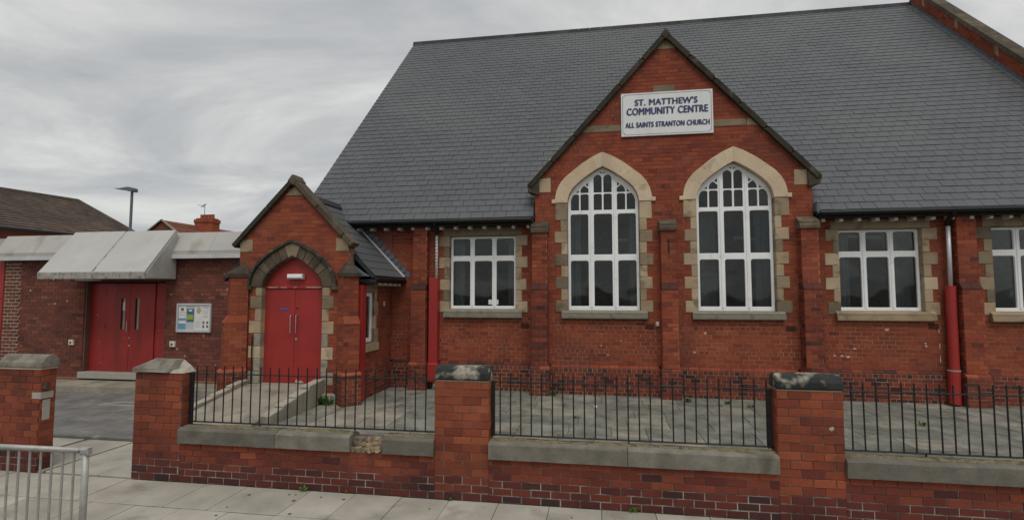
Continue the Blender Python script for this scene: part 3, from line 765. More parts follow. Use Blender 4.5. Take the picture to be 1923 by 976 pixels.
# air bricks
def smear(T, x, y, z, s, m='mortarpale'):
    n = R.randint(6, 9); T.part('lime_smear', cprism([(x + s * R.uniform(.45, 1) * math.cos(2 * math.pi * k / n), z + s * .6 * R.uniform(.4, 1) * math.sin(2 * math.pi * k / n)) for k in range(n)], y - .0118, y - .005, .0006), m)
for x, z, s in ((5.55, 1.05, .05), (5.68, 1.04, .06), (5.40, 1.06, .04), (5.82, 1.22, .05), (7.28, 1.30, .05), (7.27, 1.36, .035), (6.5, 1.66, .06)): smear(hall, x, YF, z, s)
for x, z, s in ((.62, 1.35, .03), (.15, 1.22, .035), (.32, 1.0, .03), (.70, 1.62, .025), (2.55, 1.55, .05), (2.3, 1.1, .04)): smear(hall, x, YB, z, s)
def air_brick(x, y, z):
    a = hall.part('air_brick', box(x - .1, x + .1, y - .012, y + .05, z - .06, z + .06), 'darktimber')
    for i in range(4):
        for j in range(2): hall.part('vent_bar', box(x - .09 + i * .048, x - .06 + i * .048, y - .02, y - .0125, z - .048 + j * .052, z - .006 + j * .052), 'brick', a, tint=.15)
for x, y, z in ((-1.72, YF, 1.66), (1.30, YB, 1.68), (4.42, YB, 1.67), (7.45, YF, 1.74), (.33, YB - .05, .37), (3.35, YB - .05, .34), (6.6, YF - .05, .33)): air_brick(x, y, z)
hall.part('vent_slot', box(1.725, 1.755, YB - .222, YB - .2, 3.42, 3.72), 'darktimber')
hall.part('security_lamp', cbox(1.44, 1.51, YB - .10, YB, 1.70, 1.80, .015), 'cream')
hall.flush({'brick': 'brickwork', 'slate': 'slating', 'plinth_brick': 'plinth_course', 'parapet_brick': 'parapet_brickwork'})

# ------------------------------------------------------------------ the porch
YP = 10.8
px0, px1 = -8.17, -5.44; PC = -6.825
porch = Thing('entrance_porch', 'small gabled red brick porch with pointed stone arch and red double doors', 'porch', (PC, 11.5, .05))
PGZ, PGS = 4.94, 1.03
def tint_porch(u, z): return min(1, max(0, R.gauss(.62, .13) - (.3 if z < .75 else 0)))
DH, DSP, DR = .755, 2.60, .735
def iv_porch(z):
    a, b = px0, px1
    if z > 3.55:
        hwid = (PGZ + .11 - z) / PGS; a, b = PC - hwid, PC + hwid
    if b - a < .1: return []
    h = []
    if .3 < z < DSP + DR + .04: h.append((PC - arch_w(z - DSP, DH + .03, DR + .04), PC + arch_w(z - DSP, DH + .03, DR + .04)))
    return sub([(a, b)], h)
bricks(porch, FRONT(YP), .05, 4.9, iv_porch, tintf=tint_porch, bond='run', u0=PC)
# side walls
XS = -5.27
side = Plane(XS, YP + .0, math.pi / 2)            # u = y - YP
WY0, WY1 = .43, .97
bricks(porch, side, .76, 2.74, lambda z: sub([(.0, 1.99)], [(WY0, WY1)] if 1.30 < z < 2.52 else []), tintf=tint_porch, bond='run')
bricks(porch, Plane(XS + .045, YP, math.pi / 2), .05, .70, lambda z: [(.1, 1.94)], mortar='mortarlight', tintf=tint_porch, wallname='plinth', thick=.2)
for i in range(8):
    a = YP + .1 + i * .23
    porch.piece('plinth_brick', prism([(XS - .05, .703), (XS + .05, .703), (XS + .05, .72), (XS + .0, .775), (XS - .05, .775)], a + .004, a + .226), 'brick', R.uniform(.05, .4))
porch.part('wall', box(-8.30, -8.10, YP + .01, 12.75, .05, 2.8), 'annexbrick', tint=.6)
# little side window
sf = Thing.part
zs = [1.30, 1.62, 1.94, 2.26, 2.50]
for k2, (ya, yb) in enumerate(((WY0, 0), (WY1, 1))):
    for i, (a, b) in enumerate(zip(zs, zs[1:])):
        wd = .22 if i % 2 == 0 else .12
        u0, u1 = (ya - wd, ya) if k2 == 0 else (ya, ya + wd)
        porch.part('quoin_stone', cbox(XS - .1, XS + .02, YP + u0, YP + u1, a + .003, b - .003, .008, .003), 'stone', tint=R.uniform(.35, .8))
porch.part('window_lintel', cbox(XS - .1, XS + .02, YP + WY0 - .22, YP + WY1 + .16, 2.503, 2.73, .01), 'stone', tint=.3)
porch.part('window_sill', cbox(XS - .12, XS + .09, YP + WY0 - .14, YP + WY1 + .14, 1.12, 1.30, .015), 'stone', tint=.5)
fw = MB()
for (a, b, c, d) in ((WY0, WY0 + .09, 1.31, 2.49), (WY1 - .09, WY1, 1.31, 2.49), (WY0 + .09, WY1 - .09, 1.31, 1.42), (WY0 + .09, WY1 - .09, 2.40, 2.49)):
    v, f = cbox(XS - .10, XS - .05, YP + a, YP + b, c, d, .006); fw.add(v, f)
pw = porch.part('window', fw, 'white')
porch.part('pane', box(XS - .085, XS - .075, YP + WY0 + .08, YP + WY1 - .08, 1.41, 2.41), 'glass', pw)
# arch
OW, ORI = DH + .29, 1.03
OPp = [(0, 0), (.02, .14), (.07, .29), (.16, .44), (.29, .58), (.45, .71), (.64, .83), (.85, .93), (1, .985)]
inn = [(-DH + a * DH, DSP + b * DR) for a, b in PROF]; out = [(-OW + a * OW, DSP + .02 + b * ORI) for a, b in OPp]
hout = [(-(OW + .075) + a * (OW + .075), DSP + .02 + b * (ORI + .075)) for a, b in OPp]
for side_ in (-1, 1):
    for grp in ((0, 1, 2, 3), (3, 4), (4, 5), (5, 6), (6, 7)):
        poly = [inn[i] for i in grp] + [out[i] for i in reversed(grp)]
        mx_, mz_ = sum(p[0] for p in poly) / len(poly), sum(p[1] for p in poly) / len(poly)
        poly = [(PC - side_ * (mx_ + (p[0] - mx_) * .97), mz_ + (p[1] - mz_) * .97) for p in poly]
        porch.part('arch_stone', cprism(poly, YP - .03, YP + .25, .012), 'sootstone', tint=R.uniform(.45, .85))
    for grp in ((0, 1, 2), (2, 3, 4), (4, 5, 6), (6, 7, 8)):
        poly = [(PC - side_ * p[0], p[1]) for p in [out[i] for i in grp] + [hout[i] for i in reversed(grp)]]
        porch.part('hood_mould', cprism(poly, YP - .09, YP + .1, .015), 'sootstone', tint=R.uniform(.05, .45))
    x = PC + side_ * (OW + .03)
    porch.part('label_stop', cbox(x - .09, x + .09, YP - .09, YP + .1, DSP - .06, DSP + .04, .02), 'sootstone', tint=.3)
porch.part('key_stone', cprism([(PC - .10, DSP + DR * .93), (PC, DSP + DR), (PC + .10, DSP + DR * .93), (PC + .19, DSP + .955), (PC, DSP + 1.03), (PC - .19, DSP + .955)], YP - .045, YP + .25, .012), 'stone', tint=.25)
porch.part('arch_backing', cprism([(PC - .15, DSP + DR * .9), (PC - .1, DSP + DR), (PC + .1, DSP + DR), (PC + .15, DSP + DR * .9), (PC + .25, DSP + .93), (PC - .25, DSP + .93)], YP - .01, YP + .2, .005), 'sootstone', tint=.8)
zq = [.06, .42, .70, .985, 1.265, 1.555, 1.835, 2.115, 2.405, 2.605]
for s in (-1, 1):
    for i, (a, b) in enumerate(zip(zq, zq[1:])):
        wd = (.29 if i % 2 else .165) + R.uniform(-.015, .015)
        x0, x1 = (PC - DH - wd, PC - DH) if s < 0 else (PC + DH, PC + DH + wd)
        porch.part('quoin_stone', cbox(x0, x1, YP - .02, YP + .25, a + .003, b - .003, .012, .004), 'stone' if (a > 1.3 or i % 3 == 0) else 'greystone', tint=(.85, .9, .95, 1., .8, .55, .45, .1, .3)[i])
porch.part('kneeler_stone', cbox(px0 - .0, px0 + .32, YP - .02, YP + .2, 3.43, 3.72, .01), 'stone', tint=.35); porch.part('kneeler_stone', cbox(px1 - .33, px1 - .02, YP - .02, YP + .2, 3.42, 3.72, .01), 'stone', tint=.35)
porch.part('kneeler_corbel', cbox(px1 - .02, px1 + .05, YP - .05, YP + .2, 3.50, 3.66, .02), 'sootstone', tint=.4)
porch.part('apex_stone', cprism([(PC - .22, PGZ - .21), (PC + .22, PGZ - .21), (PC, PGZ + .02)], YP - .02, YP + .2, .008), 'stone', tint=.2)
A = math.atan(PGS); LP = 1.52 / math.cos(A)
for s in (-1, 1):
    for i, (fa, fb) in enumerate(((0, .14), (.14, .56), (.56, 1.0))):
        a, b = LP * fa + .003, LP * fb - .003
        def pt(t, o): return (PC + s * (1.52 - t * math.cos(A) + o * math.sin(A)), 5.17 - 1.52 * PGS + t * math.sin(A) + o * math.cos(A))
        porch.part('coping_stone', cprism([pt(a, -.105 if s < 0 else -.11), pt(b, -.105 if s < 0 else -.11), pt(b, 0), pt(a, 0)], YP - .10, YP + .24, .02), 'sootstone', tint=(.75, .55, .6)[i] if s > 0 else .08)
porch.part('coping_stone', cprism([(PC - .13, 5.06), (PC, 4.95), (PC + .13, 5.06), (PC + .03, 5.20), (PC - .03, 5.20)], YP - .11, YP + .25, .015), 'sootstone', tint=.7)
# diagonal corner buttresses
def diagonal(cx_, cy_, ang):
    """ang: direction the buttress points, from +x"""
    d = Vector((math.cos(ang), math.sin(ang))); q = Vector((-d.y, d.x)); b = None
    for (w_, l, z0, z1, mo) in ((.42, .52, .05, .70, 'mortarlight'), (.345, .46, .76, 1.80, 'mortar'), (.33, .36, 1.98, 2.84, 'mortar')):
        o = Vector((cx_, cy_)); e1 = o + d * l
        def loop(): return [tuple(o - q * w_ / 2), tuple(e1 - q * w_ / 2), tuple(e1 + q * w_ / 2), tuple(o + q * w_ / 2)]
        lp = loop(); v = [(*p, z0) for p in lp] + [(*p, z1) for p in lp]
        if b is None: b = porch.part('buttress', (v, BF), mo)
        else: porch.part('shaft', (v, BF), mo, b)
        tf = lambda u, z: min(1, max(0, R.gauss(.6, .14) - (.3 if z < .75 else 0)))
        st = [(o - q * w_ / 2, d), (e1 - q * w_ / 2, q), (e1 + q * w_ / 2, -d)]
        for p, dr in st:
            ln = w_ if dr is q else l
            bricks(porch, Plane(p.x, p.y, math.atan2(dr.y, dr.x)), z0, z1, lambda z, ln=ln: [(0, ln)], parent=b, tintf=tf, backing=False, bond='run')
    for (w_, l, l2, z0, z1, m_, t) in ((.43, .54, .46, .70, .77, 'brick', .95), (.36, .48, .36, 1.80, 1.985, 'brick', .8)):
        o = Vector((cx_, cy_)); v = []
        for zz_, ll, ww in ((z0, l, w_), (z0 + .02, l, w_), (z1, l2, w_ - .03)):
            v += [(*(o - q * ww / 2), zz_), (*(o + d * ll - q * ww / 2), zz_), (*(o + d * ll + q * ww / 2), zz_), (*(o + q * ww / 2), zz_)]
        f = [(3, 2, 1, 0), (8, 9, 10, 11)] + [(r + i, r + (i + 1) % 4, r + 4 + (i + 1) % 4, r + 4 + i) for r in (0, 4) for i in range(4)]
        porch.part('weathering_brick', (v, f), m_, b, tint=t)
    o = Vector((cx_, cy_)); v = []
    for zz_, l, w_ in ((2.84, .42, .40), (2.92, .42, .40), (2.95, .38, .35), (3.16, .12, .07)):
        v += [(*(o - q * w_ / 2), zz_), (*(o + d * l - q * w_ / 2), zz_), (*(o + d * l + q * w_ / 2), zz_), (*(o + q * w_ / 2), zz_)]
    f = [(3, 2, 1, 0), (12, 13, 14, 15)] + [(r + i, r + (i + 1) % 4, r + 4 + (i + 1) % 4, r + 4 + i) for r in (0, 4, 8) for i in range(4)]
    porch.part('cap_stone', (v, f), 'sootstone', b, tint=.3)
diagonal(px1 - .10, YP + .05, -math.pi / 4); diagonal(px0 + .17, YP + .05, -3 * math.pi / 4)
# doors
def leaf(s):
    x0, x1 = (PC - DH + .005, PC - .003) if s < 0 else (PC + .003, PC + DH - .005)
    d_ = porch.part('door', cbox(x0, x1, YP + .13, YP + .18, .43, 2.58, .006), 'red')
    hx = PC + s * .068
    porch.part('handle', tube([(hx, YP + .13, 1.565), (hx, YP + .075, 1.565), (hx, YP + .07, 1.60), (hx, YP + .07, 1.94), (hx, YP + .075, 1.97), (hx, YP + .13, 1.97)], .013, 8), 'steel', d_)
    return d_
dl, dr_ = leaf(-1), leaf(1)
porch.part('plaque', cbox(PC - .36, PC - .145, YP + .122, YP + .13, 2.085, 2.125, .003), 'blue', dl)
porch.part('lock', tube([(PC + .058, YP + .13, 1.425), (PC + .058, YP + .115, 1.425)], .028, 10), 'steel', dr_)
porch.part('lock', tube([(PC + .055, YP + .13, 2.13), (PC + .055, YP + .12, 2.13)], .022, 8), 'gutter', dr_)
porch.part('worn_paint', prism([(PC + .05, .44), (PC + .08, .52), (PC + .12, .47), (PC + .2, .49), (PC + .28, .44)], YP + .1275, YP + .14), 'chip', dr_)
tymp = [(PC - DH + .01, 2.62), (PC + DH - .01, 2.62)] + [(PC - x, z) for x, z in inn[1:-1]] + [(PC, inn[-1][1])] + [(PC + x, z) for x, z in reversed(inn[1:-1])]
porch.part('door_head', prism(tymp, YP + .15, YP + .20), 'red')
porch.part('transom_rail', cbox(PC - DH, PC + DH, YP + .10, YP + .18, 2.585, 2.64, .008), 'red')
b = MB()
for x0_, x1_ in ((-.66, -.42), (-.36, -.2), (-.02, .06), (.3, .66)): b.box(PC + x0_, PC + x1_, YP + .094, YP + .11, 2.60, 2.615 + R.uniform(0, .01))
porch.part('worn_paint', b, 'chip')
lp = porch.part('bulkhead_lamp', cbox(PC - .16, PC + .235, YP + .02, YP + .15, 2.80, 2.92, .02), 'alu')
porch.part('diffuser', cbox(PC - .145, PC + .22, YP + .01, YP + .03, 2.83, 2.905, .006), 'white', lp)
porch.part('handrail_post', tube([(px0 + .42, YP - .06, .3), (px0 + .42, YP - .06, 1.5)], .016, 8), 'black')
porch.part('handrail_post', tube([(px1 - .23, YP - .03, .3), (px1 - .23, YP - .03, 1.42)], .014, 8), 'black')
# roof of the porch
RX, RZ = PC, 4.83
for s in (-1, 1):
    ex, ez = RX + s * 1.90, 4.83 - 1.90 * 1.03
    porch.part('roof_deck', prism([(RX, RZ - .03), (ex, ez - .03), (ex, ez - .11), (RX, RZ - .11)], YP + .2, 12.78), 'slatedeck')
    la = math.atan(1.03); ls = 1.90 / math.cos(la)
    for i in range(11):
        s0 = ls - (i + 1) * .256 if i < 10 else 0
        sA, sB = max(0, ls - (i + 1) * .256 - .05), ls - i * .256
        yy = YP + .24 - (i % 2) * .15
        while yy < 12.78:
            p, q = max(yy, YP + .24), min(yy + .3, 12.78); yy += .3
            if q - p < .03: continue
            def pp(t, y_, h): return (RX + s * (t * math.cos(la) + h * math.sin(la)), y_, RZ - t * math.sin(la) + h * math.cos(la))
            v = [pp(sB, p + .003, .016), pp(sB, q - .003, .016), pp(sA, q - .003, .004), pp(sA, p + .003, .004), pp(sB, p + .003, .004), pp(sB, q - .003, .004), pp(sA, q - .003, -.006), pp(sA, p + .003, -.006)]
            f = [(0, 1, 2, 3), (0, 4, 5, 1), (1, 5, 6, 2), (3, 7, 4, 0)]
            if s < 0: f = [tuple(reversed(x)) for x in f]
            porch.piece('slate', (v, f), 'slate', R.uniform(.1, .6))
for i in range(5):
    y0 = YP + .24 + i * .42
    porch.part('ridge_tile', prism([(RX - .15, RZ - .10), (RX - .04, RZ + .05), (RX + .04, RZ + .05), (RX + .15, RZ - .10)], y0, min(y0 + .41, 12.85)), 'ridge', tint=.6)
for i in range(12):                                # stepped lead against the hall wall
    t = .62 + i * .113
    x = RX + t + .10; z = RZ - t * 1.03
    porch.part('flashing', cbox(x - .03, x + .13, YF - .022, YF - .008, z - .02, z + .13, .003), 'lead')
b = MB(); v = [(RX + .62, YF - .03, RZ - .62 * 1.03 + .035), (RX + 1.92, YF - .03, RZ - 1.92 * 1.03 + .035), (RX + 1.96, YF - .03, RZ - 1.92 * 1.03 + .06), (RX + .66, YF - .03, RZ - .62 * 1.03 + .06)]
b.add(v + [(x, YF - .06, z) for x, y_, z in v], [(0, 1, 2, 3), (4, 5, 6, 7), (0, 1, 5, 4), (2, 3, 7, 6)]); porch.part('flashing', b, 'trim')
porch.part('flashing', prism([(px1 + .02, 3.12), (px1 + .02, 2.86), (px1 + .42, 2.86), (px1 + .25, 2.95)], YP + .1, YP + .24), 'lead')
gx = RX + 1.95
porch.part('gutter', tube([(gx, YP + .18, 2.80), (gx, 12.79, 2.80)], .05, 10), 'gutter')
porch.part('fascia', box(gx - .09, gx - .06, YP + .2, 12.78, 2.72, 2.84), 'darktimber')
porch.part('soffit', box(XS, gx - .095, YP + .15, 12.78, 2.76, 2.80), 'darktimber')
for i in range(6):
    y0 = YP + .32 + i * .31
    porch.part('eaves_bracket', cbox(XS + .01, gx - .1, y0, y0 + .075, 2.66, 2.755, .012), 'cream')
porch.part('gutter_outlet', cbox(XS + .0, gx + .02, YP + .12, YP + .26, 2.66, 2.78, .03), 'gutter')
pc = porch.part('pipe_casing', cbox(XS + .002, XS + .14, YP + .02, YP + .26, .10, 2.66, .006), 'red', label='tall square red pipe casing on the side wall')
porch.part('pipe_shoe', tube([(XS + .08, YP + .1, .10), (XS + .08, YP + .0, .07)], .045, 8), 'gutter', pc)
porch.part('vent_cover', cbox(XS, XS + .02, YP + 1.52, YP + 1.6, 2.15, 2.27, .005), 'cream')
porch.part('stone_block', cbox(-5.98, -5.52, 10.62, 10.78, .055, .26, .02, .006), 'concrete')
porch.flush({'brick': 'brickwork', 'slate': 'slating', 'plinth_brick': 'plinth_course'})

# ------------------------------------------------------------------ ramp up to the porch door
ramp = Thing('access_ramp', 'sloping concrete ramp with low kerb walls rising to the porch doors', 'ramp', (-6.9, 9.7, .05))
def slab(x0, x1, y0, z0, y1, z1, zb): return prismx([(y0, zb), (y0, z0), (y1, z1), (y1, zb)], x0, x1)
ramp.part('slope', slab(-7.78, -6.14, 8.35, .065, 10.6, .42, -.05), 'concrete')
ramp.part('landing', box(-7.78, -6.0, 10.6, YP + .14, -.05, .424), 'concrete')
for i, (y0, y1, z) in enumerate(((8.80, 9.22, .225), (9.22, 9.66, .32), (9.66, 10.12, .415), (10.12, 10.72, .53))):
    k_ = ramp.part('kerb_wall', slab(-6.14, -5.93, y0 + .004, z - .03, y1 - .002, z + .03, -.05), 'concrete')
    ramp.part('kerb_cap', prismx([(y0 + .006, z - .028), (y0 + .02, z - .005), (y1 - .02, z + .045), (y1 - .004, z + .032)], -6.135, -5.935), 'kerbtop', k_)
for i, (y0, y1, z) in enumerate(((8.6, 9.15, .19), (9.15, 9.7, .28), (9.7, 10.2, .37), (10.2, 10.72, .47))):
    k_ = ramp.part('kerb_wall', slab(-7.96, -7.785, y0 + .004, z - .035, y1 - .002, z + .035, -.05), 'concrete')
    ramp.part('kerb_cap', prismx([(y0 + .006, z - .033), (y0 + .02, z - .008), (y1 - .02, z + .052), (y1 - .004, z + .037)], -7.955, -7.79), 'kerbtop', k_)

# ------------------------------------------------------------------ flat-roofed annex on the left
YA = 11.75
annex = Thing('annex_building', 'low brown brick annex with pale sloped fascia and canopy over red double doors', 'building', (-12.2, 12.5, .05))
DX0, DX1 = -13.44, -10.98
def tint_annex(u, z):
    t = R.gauss(.42, .17); return min(1, max(0, t))
for (lo, hi, za_, zb_) in ((-15.52, DX0, .25, 2.783), (DX1, -8.22, .25, 2.783), (-15.52, -8.22, 2.783, 3.42)): bricks(annex, FRONT(YA), za_, zb_, lambda z, lo=lo, hi=hi: [(lo, hi)], m='annexbrick', mortar='mortarannex', tintf=tint_annex, bond='run')
for lo, hi in ((-16.03, DX0), (DX1, -8.22)): bricks(annex, FRONT(YA - .02), .05, .25, lambda z, lo=lo, hi=hi: [(lo, hi)], m='annexbrick', mortar='mortarlight', tintf=lambda u, z: .8, bond='run', wallname='plinth')
bricks(annex, FRONT(YA - .012), .25, 3.36, lambda z: [(-16.03, -15.53 + .06 * (int(z / CH) % 2))], m='annexbrick', mortar='mortarpale', tintf=lambda u, z: R.uniform(.2, .5), bond='run', joint=.02, wallname='repair_pier')
annex.part('wall', box(-30, -17.3, YA, YA + .25, .05, 3.4), 'annexbrick', tint=.4)
annex.part('side_door', cbox(-17.28, -16.05, YA - .03, YA + .05, .05, 3.36, .01), 'red', label='tall red door panel at the left end')
annex.part('door_panel', cbox(-17.27, -16.06, YA - .036, YA - .03, 2.32, 2.335, .002), 'gutter')
annex.part('roof_slab', box(-30, -8.25, YA + .12, 20, 3.42, 4.0), 'clad')
annex.part('back_wall', box(-30, -8.3, 19.7, 19.95, .05, 3.41), 'annexbrick', tint=.4)
# fascia in panels
def fascia(x0, x1):
    return prismx([(YA - .20, 3.47), (YA - .20, 3.56), (YA + .10, 4.06), (YA + .25, 4.06), (YA + .25, 3.47)], x0, x1)
xs = [-16.18, -14.88, -13.5, -12.1, -10.6, -9.62, -8.28]
for a, b in zip(xs, xs[1:]): annex.part('fascia_panel', fascia(a + .003, b - .003), 'clad')
annex.part('fascia_panel', fascia(-30, -17.7), 'clad')
annex.part('gutter', prismx([(YA - .235, 3.36), (YA - .235, 3.465), (YA - .14, 3.465), (YA - .12, 3.36)], -16.15, -13.72), 'trim')
annex.part('gutter', prismx([(YA - .235, 3.36), (YA - .235, 3.465), (YA - .14, 3.465), (YA - .12, 3.36)], -10.66, -8.26), 'trim')
# canopy over the door
cx0, cx1, cm = -13.70, -10.66, -12.13
for a, b in ((cx0, cm - .03), (cm + .03, cx1)):
    annex.part('canopy', prismx([(10.77, 2.84), (10.75, 3.00), (YA - .12, 4.10), (YA - .06, 4.10), (YA - .06, 2.84)], a, b), 'canopy')
annex.part('canopy_seam', prismx([(10.78, 2.86), (10.76, 2.99), (YA - .125, 4.085), (YA - .08, 4.085), (YA - .08, 2.86)], cm - .03, cm + .03), 'cladedge')
annex.part('canopy_edge', prismx([(10.745, 2.83), (10.735, 2.985), (10.76, 3.0), (10.78, 2.83)], cx0 - .01, cx1 + .01), 'cladedge')
annex.part('canopy_end', prismx([(10.80, 2.845), (10.79, 2.955), (YA - .10, 4.03), (YA - .09, 2.845)], cx1 + .001, cx1 + .014), 'clad')
annex.part('soffit_light', cbox(-12.9, -12.35, 11.0, 11.2, 2.79, 2.84, .01), 'cream')
# doors
yd_ = YA + .13
annex.part('door_reveal', box(DX0 - .001, DX0 + .045, YA + .02, yd_ + .1, .41, 2.80), 'mortarannex'); annex.part('door_reveal', box(DX0, DX1, YA + .12, yd_ + .25, 2.74, 2.86), 'darktimber')
annex.part('side_panel', cbox(DX0 + .045, DX0 + .52, yd_ + .03, yd_ + .09, .41, 2.74, .006), 'red'); annex.part('side_panel', cbox(DX1 - .44, DX1, yd_ + .03, yd_ + .09, .41, 2.74, .006), 'red')
mid = (DX0 + .52 + DX1 - .44) / 2
for s, a, b in ((-1, DX0 + .525, mid - .004), (1, mid + .004, DX1 - .445)):
    vx = mid + s * .215
    zt, zbm = 2.34, 1.52
    dd = shape(annex, 'door', rrect(a, b, .41, 2.73), [rrect(vx - .06, vx + .06, zbm, zt)], yd_, .055, 'red', bevel=.005)
    annex.part('vision_panel', box(vx - .065, vx + .065, yd_ + .03, yd_ + .045, zbm - .01, zt + .01), 'panebeige', dd)
    annex.part('vision_edge', box(vx - .06, vx - .03, yd_ + .012, yd_ + .029, zbm, zt), 'darktimber', dd)
    for z in (.7, 1.55, 2.4): annex.part('hinge', box((a if s < 0 else b) - .012, (a if s < 0 else b) + .012, yd_ - .01, yd_ + .02, z, z + .11), 'red', dd)
    if s < 0:
        annex.part('handle', tube([(mid - .03, yd_, 1.45), (mid - .03, yd_ - .05, 1.46), (mid - .03, yd_ - .05, 1.74), (mid - .03, yd_, 1.75)], .009, 6), 'steel', dd)
        annex.part('notice', box(vx - .045, vx + .05, yd_ + .022, yd_ + .0285, 2.02, 2.24), 'paper', dd)
    else:
        annex.part('lock', tube([(mid + .03, yd_, 1.10), (mid + .03, yd_ - .012, 1.10)], .025, 8), 'steel', dd)
        annex.part('lock', tube([(mid + .02, yd_, 1.30), (mid + .02, yd_ - .012, 1.30)], .02, 8), 'steel', dd)
annex.part('threshold', cbox(DX0 - .06, DX1, YA - .06, yd_ + .1, .24, .41, .012), 'threshold')
annex.part('entrance_step', cbox(-14.25, -8.3, 10.96, YA - .025, .0, .205, .015, .004), 'concrete')
for x in (-13.75, -10.70):
    bx = annex.part('wall_socket', cbox(x - .075, x + .075, YA - .06, YA, 1.10, 1.245, .01), 'cream')
    annex.part('socket_hole', tube([(x, YA - .06, 1.17), (x, YA - .064, 1.17)], .028, 8), 'gutter', bx)
for i in range(26):
    x, z = R.uniform(-15.3, -8.6), R.uniform(.6, 3.0)
    if DX0 - .1 < x < DX1 + .1: continue
    annex.part('mortar_fleck', cprism([(x - .02, z), (x, z - R.uniform(.01, .04)), (x + R.uniform(.01, .03), z), (x, z + R.uniform(.01, .05))], YA - .0115, YA - .005, .0005), 'mortarpale')
for x, z in ((-13.2, 1.9), (-13.15, 1.86), (-13.03, 1.55), (-13.1, 1.18), (-13.02, .62), (-11.6, 2.2), (-11.3, 1.5), (-12.3, 1.3), (-12.5, 2.4)):
    annex.part('paint_chip', cprism([(x - .012, z), (x, z - .02), (x + .012, z), (x, z + R.uniform(.015, .03))], yd_ + .024 if x < -12.92 or x > -11.43 else yd_ - .004, yd_ + .04, .0005), 'chip')
annex.flush({'brick': 'brickwork'})

# noticeboard
nb = Thing('noticeboard', 'silver framed noticeboard with coloured papers on the annex wall', 'noticeboard', (-10.1, 11.75, 1.47))
nx0, nx1, nz0, nz1 = -10.60, -9.61, 1.48, 2.215; ny = YA - .07
fb = MB()
for (a, b, c, d) in ((nx0, nx0 + .045, nz0, nz1), (nx1 - .045, nx1, nz0, nz1), (nx0 + .045, nx1 - .045, nz0, nz0 + .05), (nx0 + .045, nx1 - .045, nz1 - .05, nz1)):
    v, f = cbox(a, b, ny, YA - .009, c, d, .008); fb.add(v, f)
nb.part('frame', fb, 'alu'); nb.part('backboard', box(nx0 + .04, nx1 - .04, ny + .03, YA - .012, nz0 + .045, nz1 - .045), 'alu')
def sheet(x0, x1, z0, z1, m='paper', y=.026): return nb.part('notice', box(nx0 + x0, nx0 + x1, ny + y, ny + y + .003, nz0 + z0, nz0 + z1), m)
s1 = sheet(.06, .26, .08, .68); nb.part('photo', box(nx0 + .12, nx0 + .2, ny + .022, ny + .0255, nz0 + .55, nz0 + .62), 'print', s1)
nb.part('blue_block', box(nx0 + .06, nx0 + .26, ny + .022, ny + .0255, nz0 + .30, nz0 + .36), 'paperblue', s1); nb.part('blue_block', box(nx0 + .06, nx0 + .26, ny + .022, ny + .0255, nz0 + .085, nz0 + .225), 'paperblue', s1)
nb.part('print_line', box(nx0 + .09, nx0 + .25, ny + .022, ny + .0255, nz0 + .50, nz0 + .515), 'papertan', s1); nb.part('print_line', box(nx0 + .07, nx0 + .25, ny + .022, ny + .0255, nz0 + .44, nz0 + .45), 'papertan', s1)
s2 = sheet(.285, .49, .265, .60, 'paperteal'); nb.part('lime_block', box(nx0 + .29, nx0 + .475, ny + .022, ny + .0255, nz0 + .325, nz0 + .45), 'paperlime', s2)
nb.part('white_spot', box(nx0 + .34, nx0 + .44, ny + .022, ny + .0255, nz0 + .535, nz0 + .575), 'paper', s2)
s3 = sheet(.515, .72, .34, .68); nb.part('crest', cprism([(nx0 + .56, nz0 + .55), (nx0 + .60, nz0 + .48), (nx0 + .65, nz0 + .48), (nx0 + .70, nz0 + .55), (nx0 + .68, nz0 + .62), (nx0 + .63, nz0 + .66), (nx0 + .58, nz0 + .62)], ny + .022, ny + .0255, .001), 'papertan', s3)
s4 = sheet(.50, .72, .06, .335, y=.0265); s5 = sheet(.73, .94, .06, .68)
for i in range(6): nb.part('print_line', box(nx0 + .53, nx0 + .69, ny + .022, ny + .026, nz0 + .13 + i * .03, nz0 + .136 + i * .03), 'trim', s4)
for i in range(7): nb.part('print_line', box(nx0 + .77, nx0 + .90, ny + .022, ny + .0255, nz0 + .38 + i * .04, nz0 + .387 + i * .04), 'print' if i % 3 == 0 else 'trim', s5)
for x in (.77, .88):
    for z in (.12, .22): nb.part('photo', box(nx0 + x - .02, nx0 + x + .03, ny + .022, ny + .0255, nz0 + z, nz0 + z + .065), 'print', s5)

# ------------------------------------------------------------------ sign on the gable
sg = Thing('hall_sign', 'white painted sign board with blue lettering high on the brick gable', 'sign', (1.77, YB - .03, 6.27))
bx0, bx1, bz0, bz1 = .70, 2.845, 6.275, 7.345; by = YB - .055
sg.part('board', cbox(bx0, bx1, by, YB - .0195, bz0, bz1, .004), 'signwhite')
bd = MB(); ins = .04; t_ = .008; nk = .04
def hl(x0, x1, z): bd.box(x0, x1, by - .002, by + .002, z - t_ / 2, z + t_ / 2)
def vl(x, z0, z1): bd.box(x - t_ / 2, x + t_ / 2, by - .0022, by + .002, z0, z1)
hl(bx0 + ins + nk, bx1 - ins - nk, bz0 + ins); hl(bx0 + ins + nk, bx1 - ins - nk, bz1 - ins); vl(bx0 + ins, bz0 + ins + nk, bz1 - ins - nk); vl(bx1 - ins, bz0 + ins + nk, bz1 - ins - nk)
for sx_, x in ((1, bx0 + ins), (-1, bx1 - ins)):
    for sz_, z in ((1, bz0 + ins), (-1, bz1 - ins)):
        hl(min(x, x + sx_ * nk), max(x, x + sx_ * nk), z + sz_ * nk); vl(x + sx_ * nk, min(z, z + sz_ * nk), max(z, z + sz_ * nk))
sg.part('border', bd, 'ink')
